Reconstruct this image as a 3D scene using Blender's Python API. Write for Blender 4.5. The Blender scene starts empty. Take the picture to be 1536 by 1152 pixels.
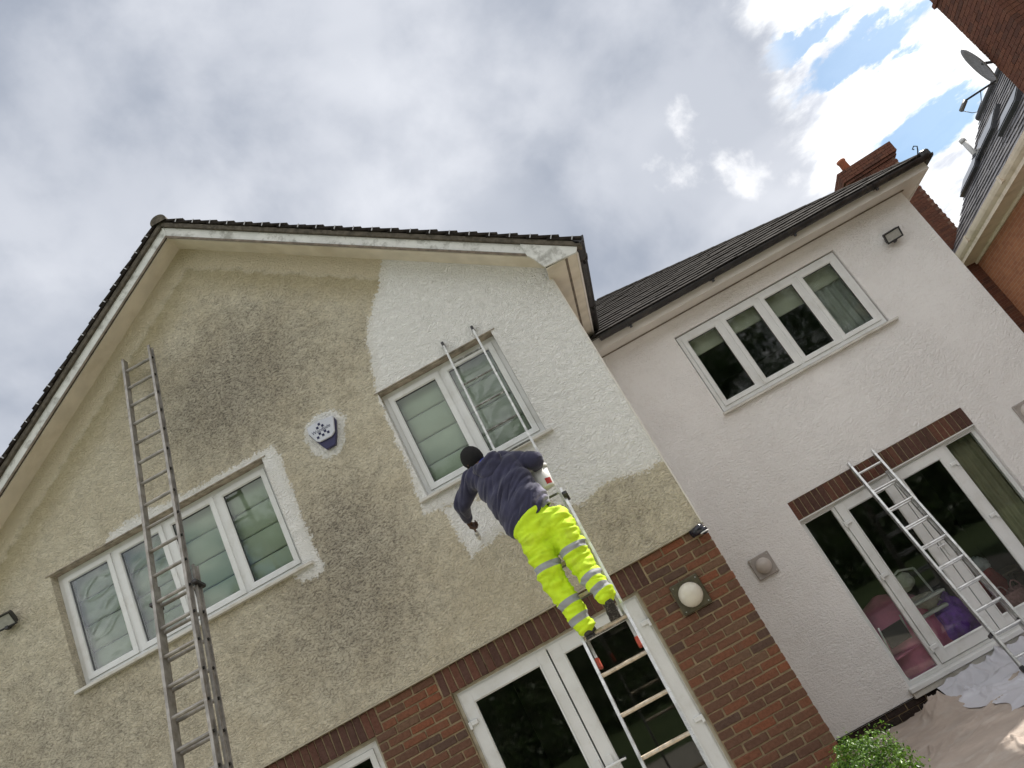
import bpy, bmesh, math, random
import numpy as np
from mathutils import Vector, Matrix, noise
random.seed(7)
R = math.radians
scn = bpy.context.scene
col = scn.collection

# ---------------------------------------------------------------- camera
FPX, W, H = 1158.6, 1536.0, 1152.0
CAM = np.array([-0.8711, -7.0428, 1.5]); YAW, PIT, ROL = -0.0006, 0.3633, -0.507
def cam_axes():
    f = np.array([math.sin(YAW)*math.cos(PIT), math.cos(YAW)*math.cos(PIT), math.sin(PIT)])
    rt = np.array([math.cos(YAW), -math.sin(YAW), 0.0]); up = np.cross(rt, f)
    c, s = math.cos(ROL), math.sin(ROL)
    return np.array([rt*c+up*s, -rt*s+up*c, f])
AX = cam_axes()
cam_d = bpy.data.cameras.new('camera'); cam = bpy.data.objects.new('camera', cam_d); col.objects.link(cam)
cam_d.sensor_width = 36; cam_d.lens = 36*FPX/W; cam_d.clip_start = 0.05; cam_d.clip_end = 2000
m = Matrix.Identity(4)
for i in range(3):
    m[i][0] = AX[0][i]; m[i][1] = AX[1][i]; m[i][2] = -AX[2][i]; m[i][3] = CAM[i]
cam.matrix_world = m
scn.camera = cam
def ray(u, v): return AX.T @ np.array([(u-W/2)/FPX, -(v-H/2)/FPX, 1.0])
def onY(u, v, y): d = ray(u, v); return CAM + d*(y-CAM[1])/d[1]
def onZ(u, v, z): d = ray(u, v); return CAM + d*(z-CAM[2])/d[2]
def onPlane(u, v, p0, n): d = ray(u, v); return CAM + d*(np.dot(n, np.array(p0)-CAM)/np.dot(n, d))

# ---------------------------------------------------------------- light
SUN_AZ, SUN_EL = R(57.5), R(47.5)      # azimuth from +Y towards +X
sdir = Vector((math.sin(SUN_AZ)*math.cos(SUN_EL), math.cos(SUN_AZ)*math.cos(SUN_EL), math.sin(SUN_EL)))
sd = bpy.data.lights.new('sun', 'SUN'); sd.energy = 4.8; sd.angle = R(0.6); sd.color = (1, 0.95, 0.87)
so = bpy.data.objects.new('sun', sd); col.objects.link(so); so.rotation_euler = sdir.to_track_quat('Z', 'Y').to_euler()
so.location = (20, 12, 30)
scn.view_settings.view_transform = 'Standard'; scn.view_settings.look = 'None'
scn.view_settings.exposure = 0.38; scn.view_settings.gamma = 1.0

class NT:
    """small helper for node trees"""
    def __init__(s, tree): s.t = tree; s.n = tree.nodes; s.l = tree.links
    def put(s, sock, v):
        if isinstance(v, bpy.types.NodeSocket): s.l.new(v, sock)
        elif v is not None: sock.default_value = v
    def node(s, typ, **kw):
        nd = s.n.new(typ)
        for k, v in kw.items(): setattr(nd, k, v)
        return nd
    def math(s, op, a, b=None, c=None, clamp=False):
        nd = s.node('ShaderNodeMath', operation=op, use_clamp=clamp)
        for i, v in enumerate((a, b, c)): s.put(nd.inputs[i], v)
        return nd.outputs[0]
    def mix(s, f, a, b, blend='MIX'):
        nd = s.node('ShaderNodeMix', data_type='RGBA', blend_type=blend, clamp_factor=True)
        s.put(nd.inputs[0], f); s.put(nd.inputs[6], c4(a)); s.put(nd.inputs[7], c4(b)); return nd.outputs[2]
    def noise(s, vec, scale, detail=3, rough=0.55, dist=0.0, out=0):
        nd = s.node('ShaderNodeTexNoise'); s.put(nd.inputs['Vector'], vec); s.put(nd.inputs['Scale'], scale)
        nd.inputs['Detail'].default_value = detail; nd.inputs['Roughness'].default_value = rough; nd.inputs['Distortion'].default_value = dist
        return nd.outputs[out]
    def smooth(s, v, a, b, lo=0.0, hi=1.0):
        nd = s.node('ShaderNodeMapRange', interpolation_type='SMOOTHSTEP'); s.put(nd.inputs[0], v)
        for i, x in enumerate((a, b, lo, hi)): s.put(nd.inputs[i+1], x)
        return nd.outputs[0]
    def vmath(s, op, a, b=None):
        nd = s.node('ShaderNodeVectorMath', operation=op); s.put(nd.inputs[0], a); s.put(nd.inputs[1], b); return nd.outputs[0]
    def mapping(s, vec, sc=(1, 1, 1), rot=(0, 0, 0), loc=(0, 0, 0)):
        nd = s.node('ShaderNodeMapping'); s.put(nd.inputs[0], vec); nd.inputs[1].default_value = loc; nd.inputs[2].default_value = rot; nd.inputs[3].default_value = sc
        return nd.outputs[0]
def c4(v):
    return (v[0], v[1], v[2], 1.0) if isinstance(v, (tuple, list)) and len(v) == 3 else v

# world: clear sky above a torn cloud layer
wd = bpy.data.worlds.new('World'); scn.world = wd; wd.use_nodes = True
wd.node_tree.nodes.clear(); N = NT(wd.node_tree)
sky = N.node('ShaderNodeTexSky', sky_type='NISHITA'); sky.sun_disc = False
sky.sun_elevation = SUN_EL; sky.sun_rotation = SUN_AZ; sky.dust_density = 1.5; sky.air_density = 1.0
tc = N.node('ShaderNodeTexCoord').outputs['Generated']
sp = N.node('ShaderNodeSeparateXYZ'); N.put(sp.inputs[0], tc)
zz = N.math('MAXIMUM', sp.outputs[2], 0.0)
den = N.math('ADD', zz, 0.12)
px_ = N.math('DIVIDE', sp.outputs[0], den); py_ = N.math('DIVIDE', sp.outputs[1], den)
cb = N.node('ShaderNodeCombineXYZ'); N.put(cb.inputs[0], px_); N.put(cb.inputs[1], py_); pv = cb.outputs[0]
n_big = N.noise(pv, 1.25, 4, 0.5, 0.4)
n_mid = N.noise(N.mapping(pv, loc=(3.1, 1.7, 0.4)), 2.9, 5, 0.52, 0.3)
n_fine = N.noise(N.mapping(pv, loc=(7.7, 2.2, 5.4)), 8.0, 8, 0.6, 0.1)
warp = N.vmath('SUBTRACT', N.noise(pv, 7.0, 6, 0.62, 0.0, 1), (0.5, 0.5, 0.5))
wob = N.math('ADD', N.math('MULTIPLY', N.math('SUBTRACT', n_mid, 0.5), 0.30), N.math('MULTIPLY', N.math('SUBTRACT', n_fine, 0.5), 0.28))
# edge of the grey sheet
edge = N.math('ADD', N.math('SUBTRACT', N.math('SUBTRACT', px_, N.math('MULTIPLY', py_, 0.36)), 0.27), N.math('MULTIPLY', wob, 0.5))
broken = N.math('MAXIMUM', N.smooth(edge, -0.05, 0.06), N.smooth(N.math('ADD', py_, N.math('MULTIPLY', wob, 0.8)), 0.30, -0.15))  # second term: unseen bright cloud behind the camera, added to light the facade
g1 = N.smooth(n_big, 0.40, 0.62); n_dir = N.noise(N.mapping(tc, loc=(1.3, 4.1, 2.2)), 4.6, 6, 0.54, 0.15); g2 = N.smooth(n_dir, 0.36, 0.64)
gm = N.math('ADD', N.math('MULTIPLY', g1, 0.5), N.math('MULTIPLY', g2, 0.5))
grey = N.mix(gm, (0.30, 0.335, 0.405), (0.64, 0.66, 0.71))
spot = N.smooth(N.math('ADD', N.math('MULTIPLY', n_dir, 0.65), N.math('MULTIPLY', N.noise(tc, 16, 6, 0.58), 0.35)), 0.62, 0.73)
grey = N.mix(N.math('MULTIPLY', spot, 0.85), grey, (0.95, 0.95, 0.96))
wh = N.mix(N.smooth(N.math('ADD', N.math('MULTIPLY', n_fine, 0.5), N.math('MULTIPLY', n_mid, 0.5)), 0.36, 0.56), (0.60, 0.63, 0.70), (1.12, 1.12, 1.11))
cloud = N.mix(broken, grey, wh)
def gap(cx, cy, rx, ry, ang):
    q = N.mapping(N.vmath('SUBTRACT', N.vmath('ADD', pv, N.vmath('MULTIPLY', warp, (0.30, 0.30, 0.0))), (cx, cy, 0)), rot=(0, 0, -ang)); q = N.vmath('DIVIDE', q, (rx, ry, 1))
    ln = N.node('ShaderNodeVectorMath', operation='LENGTH'); N.put(ln.inputs[0], q)
    return N.math('SUBTRACT', 1.0, ln.outputs[1])
gp = gap(0.785, 1.235, 0.10, 0.075, 0.3)
gp = N.math('MAXIMUM', gp, gap(0.95, 1.375, 0.20, 0.085, -0.15))
gp = N.math('MAXIMUM', gp, gap(1.215, 1.80, 0.21, 0.17, 0.5))
far = N.math('MULTIPLY', N.math('SUBTRACT', n_big, 0.56), N.math('MAXIMUM', N.smooth(px_, 1.35, 1.7, 0, 3.0), N.smooth(py_, 0.1, -0.4, 0, 3.0)))
gp = N.math('MAXIMUM', gp, far)
blue = N.smooth(N.math('ADD', gp, N.math('MULTIPLY', wob, 2.6)), 0.05, 0.38)
blue = N.math('MULTIPLY', blue, broken)
bl = N.vmath('SCALE', N.vmath('MULTIPLY', sky.outputs[0], (0.78, 1.0, 1.12))); bl.node.inputs['Scale'].default_value = 0.85
cl10 = N.vmath('SCALE', cloud); cl10.node.inputs['Scale'].default_value = 10.0
fin = N.mix(N.math('MULTIPLY', blue, 0.93), cl10, bl)
bg = N.node('ShaderNodeBackground'); N.put(bg.inputs[0], fin); bg.inputs[1].default_value = 0.1
wo = N.node('ShaderNodeOutputWorld'); N.l.new(bg.outputs[0], wo.inputs[0])

# ---------------------------------------------------------------- materials
MATS = {}
def mat(name, rgb, rough=0.6, metal=0.0, var=0.0, vscale=8.0, bump=0.0, bscale=60.0, dirt=None, dscale=3.0, damt=0.5, spec=0.5, objvar=0.0):
    if name in MATS: return MATS[name]
    mt = bpy.data.materials.new(name); mt.use_nodes = True; t = NT(mt.node_tree); t.n.clear()
    b = t.node('ShaderNodeBsdfPrincipled'); o = t.node('ShaderNodeOutputMaterial'); t.l.new(b.outputs[0], o.inputs[0])
    ob = t.node('ShaderNodeTexCoord').outputs['Object']
    c = c4(tuple(rgb))
    if var:
        nz = t.noise(ob, vscale, 4)
        c = t.mix(t.smooth(nz, 0.3, 0.7), tuple(x*(1-var) for x in rgb), tuple(min(1, x*(1+var)) for x in rgb))
    if objvar:
        oi = t.node('ShaderNodeObjectInfo').outputs['Random']
        c = t.mix(oi, t.mix(1.0, c, (1-objvar,)*3, 'MULTIPLY'), c)
    if dirt:
        c = t.mix(t.math('MULTIPLY', t.smooth(t.noise(ob, dscale, 6, 0.65), 0.48, 0.7), damt), c, dirt)
    t.put(b.inputs['Base Color'], c)
    if var: t.put(b.inputs['Roughness'], t.smooth(t.noise(ob, vscale*2.3, 3), 0.2, 0.8, max(0.02, rough-0.1), min(1, rough+0.1)))
    else: b.inputs['Roughness'].default_value = rough
    b.inputs['Metallic'].default_value = metal; b.inputs['Specular IOR Level'].default_value = spec
    if bump:
        bp = t.node('ShaderNodeBump'); bp.inputs['Strength'].default_value = bump; bp.inputs['Distance'].default_value = 0.01
        t.put(bp.inputs['Height'], t.noise(ob, bscale, 4)); t.put(b.inputs['Normal'], bp.outputs[0])
    MATS[name] = mt; return mt

def render_height(t, ob, s=1.0):
    w = t.noise(ob, 12*s, 2, 0.5, 0.0, 1)
    v = t.vmath('ADD', ob, t.vmath('MULTIPLY', w, (0.06, 0.06, 0.06)))
    a = t.noise(t.mapping(v, sc=(0.8, 1, 1.4)), 52*s, 2.0, 0.5, 0.6)
    b = t.noise(v, 95*s, 2, 0.6)
    hgt = t.math('ADD', t.math('MULTIPLY', a, 0.8), t.math('MULTIPLY', b, 0.25))
    return hgt, t.smooth(hgt, 0.36, 0.60)

def mat_gable():
    mt = bpy.data.materials.new('weathered_render'); mt.use_nodes = True; t = NT(mt.node_tree); t.n.clear()
    b = t.node('ShaderNodeBsdfPrincipled'); o = t.node('ShaderNodeOutputMaterial'); t.l.new(b.outputs[0], o.inputs[0])
    ob = t.node('ShaderNodeTexCoord').outputs['Object']
    at = lambda n: t.node('ShaderNodeAttribute', attribute_name=n).outputs['Fac']
    h, ridge = render_height(t, ob)
    n1 = t.noise(ob, 2.2, 6, 0.62); n2 = t.noise(ob, 7.0, 5, 0.6); n3 = t.noise(ob, 38, 3, 0.6)
    base = t.mix(t.smooth(n1, 0.3, 0.7), (0.62, 0.55, 0.41), (0.70, 0.64, 0.50))
    base = t.mix(t.math('MULTIPLY', t.smooth(n2, 0.42, 0.72), 0.35), base, (0.47, 0.42, 0.32))
    # algae and soot held in the low spots of the texture
    gr = t.math('ADD', at('grime'), t.math('MULTIPLY', t.math('SUBTRACT', n2, 0.5), 0.75))
    gr = t.smooth(t.math('ADD', gr, t.math('MULTIPLY', t.math('SUBTRACT', n3, 0.5), 0.5)), 0.15, 1.05)
    base = t.mix(t.math('MULTIPLY', gr, 0.62), base, (0.27, 0.242, 0.20))
    base = t.mix(t.math('MULTIPLY', t.math('MULTIPLY', t.math('SUBTRACT', 1.0, ridge), t.math('ADD', t.math('MULTIPLY', gr, 0.7), 0.28)), 1.0), base, (0.135, 0.118, 0.092))
    # ochre tide line and clean band beneath the verge
    top = t.math('ADD', at('top'), t.math('MULTIPLY', t.math('SUBTRACT', n2, 0.5), 0.16))
    och = t.math('MULTIPLY', t.smooth(top, 0.20, 0.27), t.smooth(top, 0.27, 0.62, 1.0, 0.0))
    base = t.mix(t.math('MULTIPLY', och, 0.5), base, (0.34, 0.27, 0.12))
    base = t.mix(t.smooth(top, 0.16, 0.26, 1.0, 0.0), base, (0.66, 0.58, 0.43))
    # fresh masonry paint
    pj = t.math('ADD', t.math('MULTIPLY', t.math('SUBTRACT', n2, 0.5), 0.15), t.math('MULTIPLY', t.math('SUBTRACT', n3, 0.5), 0.15))
    pm = t.smooth(t.math('ADD', at('paint'), pj), -0.008, 0.018)
    thin = t.math('MULTIPLY', t.smooth(t.math('ADD', at('paint'), t.math('MULTIPLY', n3, 0.06)), 0.0, 0.16, 0.75, 1.0), pm)
    white = t.mix(t.smooth(n1, 0.3, 0.7), (0.85, 0.84, 0.81), (0.88, 0.87, 0.84))
    base = t.mix(thin, base, white)
    t.put(b.inputs['Base Color'], base); b.inputs['Roughness'].default_value = 0.88; b.inputs['Specular IOR Level'].default_value = 0.25
    bp = t.node('ShaderNodeBump'); bp.inputs['Strength'].default_value = 1.0; bp.inputs['Distance'].default_value = 0.034
    t.put(bp.inputs['Height'], h); t.put(b.inputs['Normal'], bp.outputs[0])
    return mt
def mat_wing():
    mt = bpy.data.materials.new('white_render'); mt.use_nodes = True; t = NT(mt.node_tree); t.n.clear()
    b = t.node('ShaderNodeBsdfPrincipled'); o = t.node('ShaderNodeOutputMaterial'); t.l.new(b.outputs[0], o.inputs[0])
    ob = t.node('ShaderNodeTexCoord').outputs['Object']
    h, ridge = render_height(t, ob, 0.85)
    n1 = t.noise(ob, 1.6, 5, 0.6); n2 = t.noise(ob, 20, 3, 0.6)
    c = t.mix(t.smooth(n1, 0.3, 0.7), (0.83, 0.805, 0.79), (0.86, 0.84, 0.825))
    c = t.mix(t.math('MULTIPLY', t.smooth(n2, 0.5, 0.75), 0.22), c, (0.66, 0.61, 0.58))
    t.put(b.inputs['Base Color'], c); b.inputs['Roughness'].default_value = 0.85; b.inputs['Specular IOR Level'].default_value = 0.3
    bp = t.node('ShaderNodeBump'); bp.inputs['Strength'].default_value = 1.0; bp.inputs['Distance'].default_value = 0.023
    t.put(bp.inputs['Height'], t.math('MULTIPLY', h, t.smooth(t.noise(ob, 1.1, 3), 0.3, 0.65, 0.4, 1.0))); t.put(b.inputs['Normal'], bp.outputs[0])
    return mt
def mat_brick(name, ramp, per_obj=True):
    mt = bpy.data.materials.new(name); mt.use_nodes = True; t = NT(mt.node_tree); t.n.clear()
    b = t.node('ShaderNodeBsdfPrincipled'); o = t.node('ShaderNodeOutputMaterial'); t.l.new(b.outputs[0], o.inputs[0])
    ge = t.node('ShaderNodeNewGeometry')
    rnd = t.node('ShaderNodeObjectInfo').outputs['Random'] if per_obj else ge.outputs['Random Per Island']
    cr = t.node('ShaderNodeValToRGB'); cr.color_ramp.interpolation = 'CONSTANT'
    while len(cr.color_ramp.elements) < len(ramp): cr.color_ramp.elements.new(0.5)
    for i, (p, c) in enumerate(ramp): cr.color_ramp.elements[i].position = p; cr.color_ramp.elements[i].color = c4(c)
    t.put(cr.inputs[0], rnd)
    pos = ge.outputs['Position']
    nz = t.noise(pos, 45, 5, 0.65); nb = t.noise(pos, 9, 3)
    c = t.mix(t.smooth(nz, 0.35, 0.75), cr.outputs[0], t.mix(1.0, cr.outputs[0], (0.6, 0.55, 0.55), 'MULTIPLY'))
    c = t.mix(t.math('MULTIPLY', t.smooth(nb, 0.52, 0.75), 0.4), c, (0.13, 0.085, 0.06))
    c = t.mix(t.math('MULTIPLY', t.smooth(t.noise(pos, 130, 2), 0.62, 0.75), 0.35), c, (0.33, 0.26, 0.19))
    t.put(b.inputs['Base Color'], c); b.inputs['Roughness'].default_value = 0.9; b.inputs['Specular IOR Level'].default_value = 0.2
    bp = t.node('ShaderNodeBump'); bp.inputs['Strength'].default_value = 0.5; bp.inputs['Distance'].default_value = 0.006
    t.put(bp.inputs['Height'], nz); t.put(b.inputs['Normal'], bp.outputs[0])
    return mt
def mat_glass():
    mt = bpy.data.materials.new('window_glass'); mt.use_nodes = True; t = NT(mt.node_tree); t.n.clear()
    o = t.node('ShaderNodeOutputMaterial'); mx = t.node('ShaderNodeMixShader')
    tr = t.node('ShaderNodeBsdfTransparent'); tr.inputs[0].default_value = (0.93, 0.96, 0.94, 1)
    gl = t.node('ShaderNodeBsdfGlossy'); gl.inputs['Roughness'].default_value = 0.03; gl.inputs[0].default_value = (1, 1, 1, 1)
    fr = t.node('ShaderNodeFresnel'); fr.inputs[0].default_value = 1.5
    ge = t.node('ShaderNodeNewGeometry').outputs['Position']
    bp = t.node('ShaderNodeBump'); bp.inputs['Strength'].default_value = 0.02; bp.inputs['Distance'].default_value = 0.02
    t.put(bp.inputs['Height'], t.noise(ge, 2.2, 2)); t.put(gl.inputs['Normal'], bp.outputs[0])
    t.put(mx.inputs[0], t.math('MULTIPLY', fr.outputs[0], 0.82, clamp=True)); t.l.new(tr.outputs[0], mx.inputs[1]); t.l.new(gl.outputs[0], mx.inputs[2])
    t.l.new(mx.outputs[0], o.inputs[0]); return mt
def mat_leaf(name, a, b_, trans=0.35):
    mt = bpy.data.materials.new(name); mt.use_nodes = True; t = NT(mt.node_tree); t.n.clear()
    b = t.node('ShaderNodeBsdfPrincipled'); o = t.node('ShaderNodeOutputMaterial'); mx = t.node('ShaderNodeMixShader'); tl = t.node('ShaderNodeBsdfTranslucent')
    ge = t.node('ShaderNodeNewGeometry')
    c = t.mix(ge.outputs['Random Per Island'], a, b_)
    t.put(b.inputs['Base Color'], c); b.inputs['Roughness'].default_value = 0.4; t.put(tl.inputs[0], c)
    mx.inputs[0].default_value = trans; t.l.new(b.outputs[0], mx.inputs[1]); t.l.new(tl.outputs[0], mx.inputs[2]); t.l.new(mx.outputs[0], o.inputs[0])
    return mt
def mat_course(name, a, b_, mortar, bw=0.225, bh=0.075, axis_rot=0.0):
    """brickwork too far off to pick apart"""
    mt = bpy.data.materials.new(name); mt.use_nodes = True; t = NT(mt.node_tree); t.n.clear()
    b = t.node('ShaderNodeBsdfPrincipled'); o = t.node('ShaderNodeOutputMaterial'); t.l.new(b.outputs[0], o.inputs[0])
    ob = t.node('ShaderNodeTexCoord').outputs['Object']; s = t.node('ShaderNodeSeparateXYZ')
    t.put(s.inputs[0], t.mapping(ob, rot=(0, 0, axis_rot))); cb = t.node('ShaderNodeCombineXYZ')
    t.put(cb.inputs[0], t.math('ADD', s.outputs[0], s.outputs[1])); t.put(cb.inputs[1], s.outputs[2])
    bk = t.node('ShaderNodeTexBrick'); t.put(bk.inputs['Vector'], cb.outputs[0])
    bk.inputs['Color1'].default_value = c4(a); bk.inputs['Color2'].default_value = c4(b_); bk.inputs['Mortar'].default_value = c4(mortar)
    bk.inputs['Scale'].default_value = 1; bk.inputs['Mortar Size'].default_value = 0.006; bk.inputs['Brick Width'].default_value = bw; bk.inputs['Row Height'].default_value = bh
    nz = t.noise(ob, 5, 5, 0.6)
    c = t.mix(t.math('MULTIPLY', t.smooth(nz, 0.4, 0.75), 0.45), bk.outputs[0], tuple(x*0.5 for x in a))
    t.put(b.inputs['Base Color'], c); b.inputs['Roughness'].default_value = 0.9
    bp = t.node('ShaderNodeBump'); bp.inputs['Strength'].default_value = 0.5; bp.inputs['Distance'].default_value = 0.01; bp.invert = True
    t.put(bp.inputs['Height'], bk.outputs[1]); t.put(b.inputs['Normal'], bp.outputs[0])
    return mt

M_GABLE, M_WING, M_GLASS = mat_gable(), mat_wing(), mat_glass()
RED = [(0, (0.205, 0.088, 0.052)), (0.2, (0.155, 0.082, 0.055)), (0.36, (0.18, 0.088, 0.056)), (0.54, (0.115, 0.072, 0.055)), (0.68, (0.145, 0.08, 0.055)), (0.82, (0.235, 0.09, 0.05)), (0.90, (0.175, 0.105, 0.068))]
M_BRICK = mat_brick('red_multi_brick', RED); M_BRICKS = mat_brick('red_multi_brick_mass', RED, False)
M_LINT = mat_brick('red_soldier_brick', [(0, (0.125, 0.062, 0.046)), (0.3, (0.10, 0.055, 0.044)), (0.55, (0.15, 0.068, 0.048)), (0.8, (0.115, 0.06, 0.048))])
M_PLINTH = mat_brick('dark_plinth_brick', [(0, (0.03, 0.024, 0.023)), (0.4, (0.05, 0.036, 0.032)), (0.75, (0.04, 0.028, 0.024))])
M_MORTAR = mat('tan_mortar', (0.30, 0.23, 0.14), 0.95, var=0.2, vscale=20, bump=0.5, bscale=150)
M_PVC = mat('white_pvc', (0.74, 0.745, 0.735), 0.38, var=0.04, vscale=3, dirt=(0.5, 0.48, 0.42), dscale=5, damt=0.3)
M_SILL = mat('painted_sill', (0.62, 0.60, 0.55), 0.6, var=0.06, vscale=6, dirt=(0.4, 0.35, 0.26), dscale=7, damt=0.5)
M_BARGE = mat('flaking_white_board', (0.70, 0.70, 0.67), 0.6, var=0.08, vscale=4, bump=0.3, bscale=70, dirt=(0.16, 0.15, 0.12), dscale=9, damt=0.62)
M_TRIM = mat('brown_trim', (0.17, 0.135, 0.10), 0.75, var=0.3, vscale=15)
M_LINING = mat('stained_lining', (0.36, 0.31, 0.25), 0.8, var=0.3, vscale=12)
M_SOFF = mat('cream_soffit', (0.68, 0.62, 0.51), 0.8, var=0.08, vscale=4, dirt=(0.55, 0.48, 0.36), dscale=3, damt=0.5)
M_SOFW = mat('white_soffit', (0.70, 0.66, 0.61), 0.7, var=0.05, vscale=4)
M_MASTIC = mat('buff_mastic', (0.42, 0.38, 0.29), 0.8, var=0.15, vscale=12)
M_GUT = mat('black_gutter', (0.022, 0.020, 0.021), 0.42, var=0.3, vscale=9, dirt=(0.08, 0.07, 0.055), dscale=8, damt=0.5)
M_TILE = mat('dark_roof_tile', (0.028, 0.023, 0.020), 0.92, var=0.4, vscale=11, bump=0.5, bscale=90, dirt=(0.075, 0.066, 0.05), dscale=10, damt=0.5, objvar=0.4, spec=0.15)
M_CLOAK = mat('verge_mortar', (0.10, 0.085, 0.065), 0.95, var=0.35, vscale=18, bump=0.6, bscale=60)
M_CLIP = mat('verge_clip_metal', (0.42, 0.42, 0.42), 0.45, 0.6)
M_ROOM = mat('dim_room_wall', (0.24, 0.22, 0.20), 0.9, var=0.15, vscale=1)
M_BLIND = mat('sage_blind_cloth', (0.60, 0.66, 0.54), 0.9, var=0.06, vscale=3, bump=0.15, bscale=300)
M_ALU = mat('aluminium', (0.62, 0.62, 0.61), 0.34, 0.9, var=0.15, vscale=14, dirt=(0.35, 0.33, 0.29), dscale=12, damt=0.5)
M_ALUD = mat('weathered_aluminium', (0.33, 0.31, 0.285), 0.55, 0.55, var=0.25, vscale=10, dirt=(0.2, 0.17, 0.13), dscale=9, damt=0.6)
M_RUNG = mat('worn_rung', (0.52, 0.44, 0.33), 0.5, 0.35, var=0.2, vscale=25, dirt=(0.62, 0.6, 0.55), dscale=30, damt=0.6)
M_SPLAT = mat('paint_splattered_metal', (0.55, 0.55, 0.53), 0.5, 0.4, var=0.2, vscale=20, dirt=(0.78, 0.77, 0.74), dscale=35, damt=0.9)
M_DULL = mat('dull_splashed_rung', (0.16, 0.16, 0.14), 0.55, 0.4, var=0.2, vscale=20, dirt=(0.7, 0.69, 0.66), dscale=28, damt=0.8)
M_BLACK = mat('black_plastic', (0.02, 0.02, 0.021), 0.4)
M_REDP = mat('red_plastic', (0.45, 0.07, 0.035), 0.5, var=0.2, vscale=30)
M_CORE = mat('stained_wall_core', (0.35, 0.3, 0.22), 0.9)

# ---------------------------------------------------------------- mesh helpers
def link(name, me, material=None, parent=None, smooth=False):
    if material and not me.materials: me.materials.append(material)
    o = bpy.data.objects.new(name, me); col.objects.link(o)
    if parent: o.parent = parent; o.matrix_parent_inverse = parent.matrix_world.inverted()
    if smooth:
        for p in me.polygons: p.use_smooth = True
    return o
def empty(name, loc):
    o = bpy.data.objects.new(name, None); col.objects.link(o); o.location = loc; o.empty_display_size = 0.2
    o.matrix_world = Matrix.Translation(loc); return o
def tag(o, label=None, cat=None, group=None, kind=None):
    if label: o['label'] = label
    if cat: o['category'] = cat
    if group: o['group'] = group
    if kind: o['kind'] = kind
    return o
def mk(name, bm, material, parent=None, smooth=False, bevel=0):
    if bevel: bmesh.ops.bevel(bm, geom=bm.edges[:], offset=bevel, segments=1, affect='EDGES', clamp_overlap=True)
    me = bpy.data.meshes.new(name); bmesh.ops.recalc_face_normals(bm, faces=bm.faces[:]); bm.to_mesh(me); bm.free()
    return link(name, me, material, parent, smooth)
def pyd(name, vs, fs, material, parent=None, smooth=False):
    me = bpy.data.meshes.new(name); me.from_pydata([tuple(map(float, v)) for v in vs], [], fs); me.update()
    return link(name, me, material, parent, smooth)
def box(bm, x0, x1, y0, y1, z0, z1, M=None):
    vs = [bm.verts.new((x, y, z)) for x in (x0, x1) for y in (y0, y1) for z in (z0, z1)]
    for f in ((0, 1, 3, 2), (4, 6, 7, 5), (0, 4, 5, 1), (2, 3, 7, 6), (0, 2, 6, 4), (1, 5, 7, 3)): bm.faces.new([vs[i] for i in f])
    if M is not None:
        for v in vs: v.co = M @ v.co
    return vs
def bx(name, b, material, parent=None, bevel=0.0, M=None):
    bm = bmesh.new(); box(bm, *b, M=M); return mk(name, bm, material, parent, bevel=bevel)
def ring(bm, x0, x1, z0, z1, w, yf, yb, ch=0.008):
    """mitred rectangular frame in an xz plane, front face at yf, chamfered inner edge"""
    prof = [(0, yb), (0, yf), (w-ch, yf), (w, yf+ch), (w, yb)]
    loops = []
    for d, y in prof:
        loops.append([bm.verts.new(p) for p in ((x0+d, y, z0+d), (x1-d, y, z0+d), (x1-d, y, z1-d), (x0+d, y, z1-d))])
    for i in range(len(prof)):
        a, b = loops[i], loops[(i+1) % len(prof)]
        for k in range(4): bm.faces.new((a[k], a[(k+1) % 4], b[(k+1) % 4], b[k]))
def tube(bm, pts, rad, n=8, cap=True):
    pts = [Vector(p) for p in pts]; rings = []
    rad = rad if isinstance(rad, (list, tuple)) else [rad]*len(pts)
    for i, p in enumerate(pts):
        d = (pts[min(i+1, len(pts)-1)]-pts[max(i-1, 0)]).normalized()
        a = d.orthogonal().normalized() if i == 0 else (pa - d*pa.dot(d)).normalized()
        pa = a; b = d.cross(a)
        rings.append([bm.verts.new(p+(a*math.cos(2*math.pi*k/n)+b*math.sin(2*math.pi*k/n))*rad[i]) for k in range(n)])
    for r0, r1 in zip(rings, rings[1:]):
        for k in range(n): bm.faces.new((r0[k], r0[(k+1) % n], r1[(k+1) % n], r1[k]))
    if cap: bm.faces.new(rings[0][::-1]); bm.faces.new(rings[-1])
def prism(bm, poly, y0, y1):
    a = [bm.verts.new((x, y0, z)) for x, z in poly]; b = [bm.verts.new((x, y1, z)) for x, z in poly]
    bm.faces.new(a); bm.faces.new(b[::-1]); n = len(poly)
    for i in range(n): bm.faces.new((a[i], b[i], b[(i+1) % n], a[(i+1) % n]))
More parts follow.
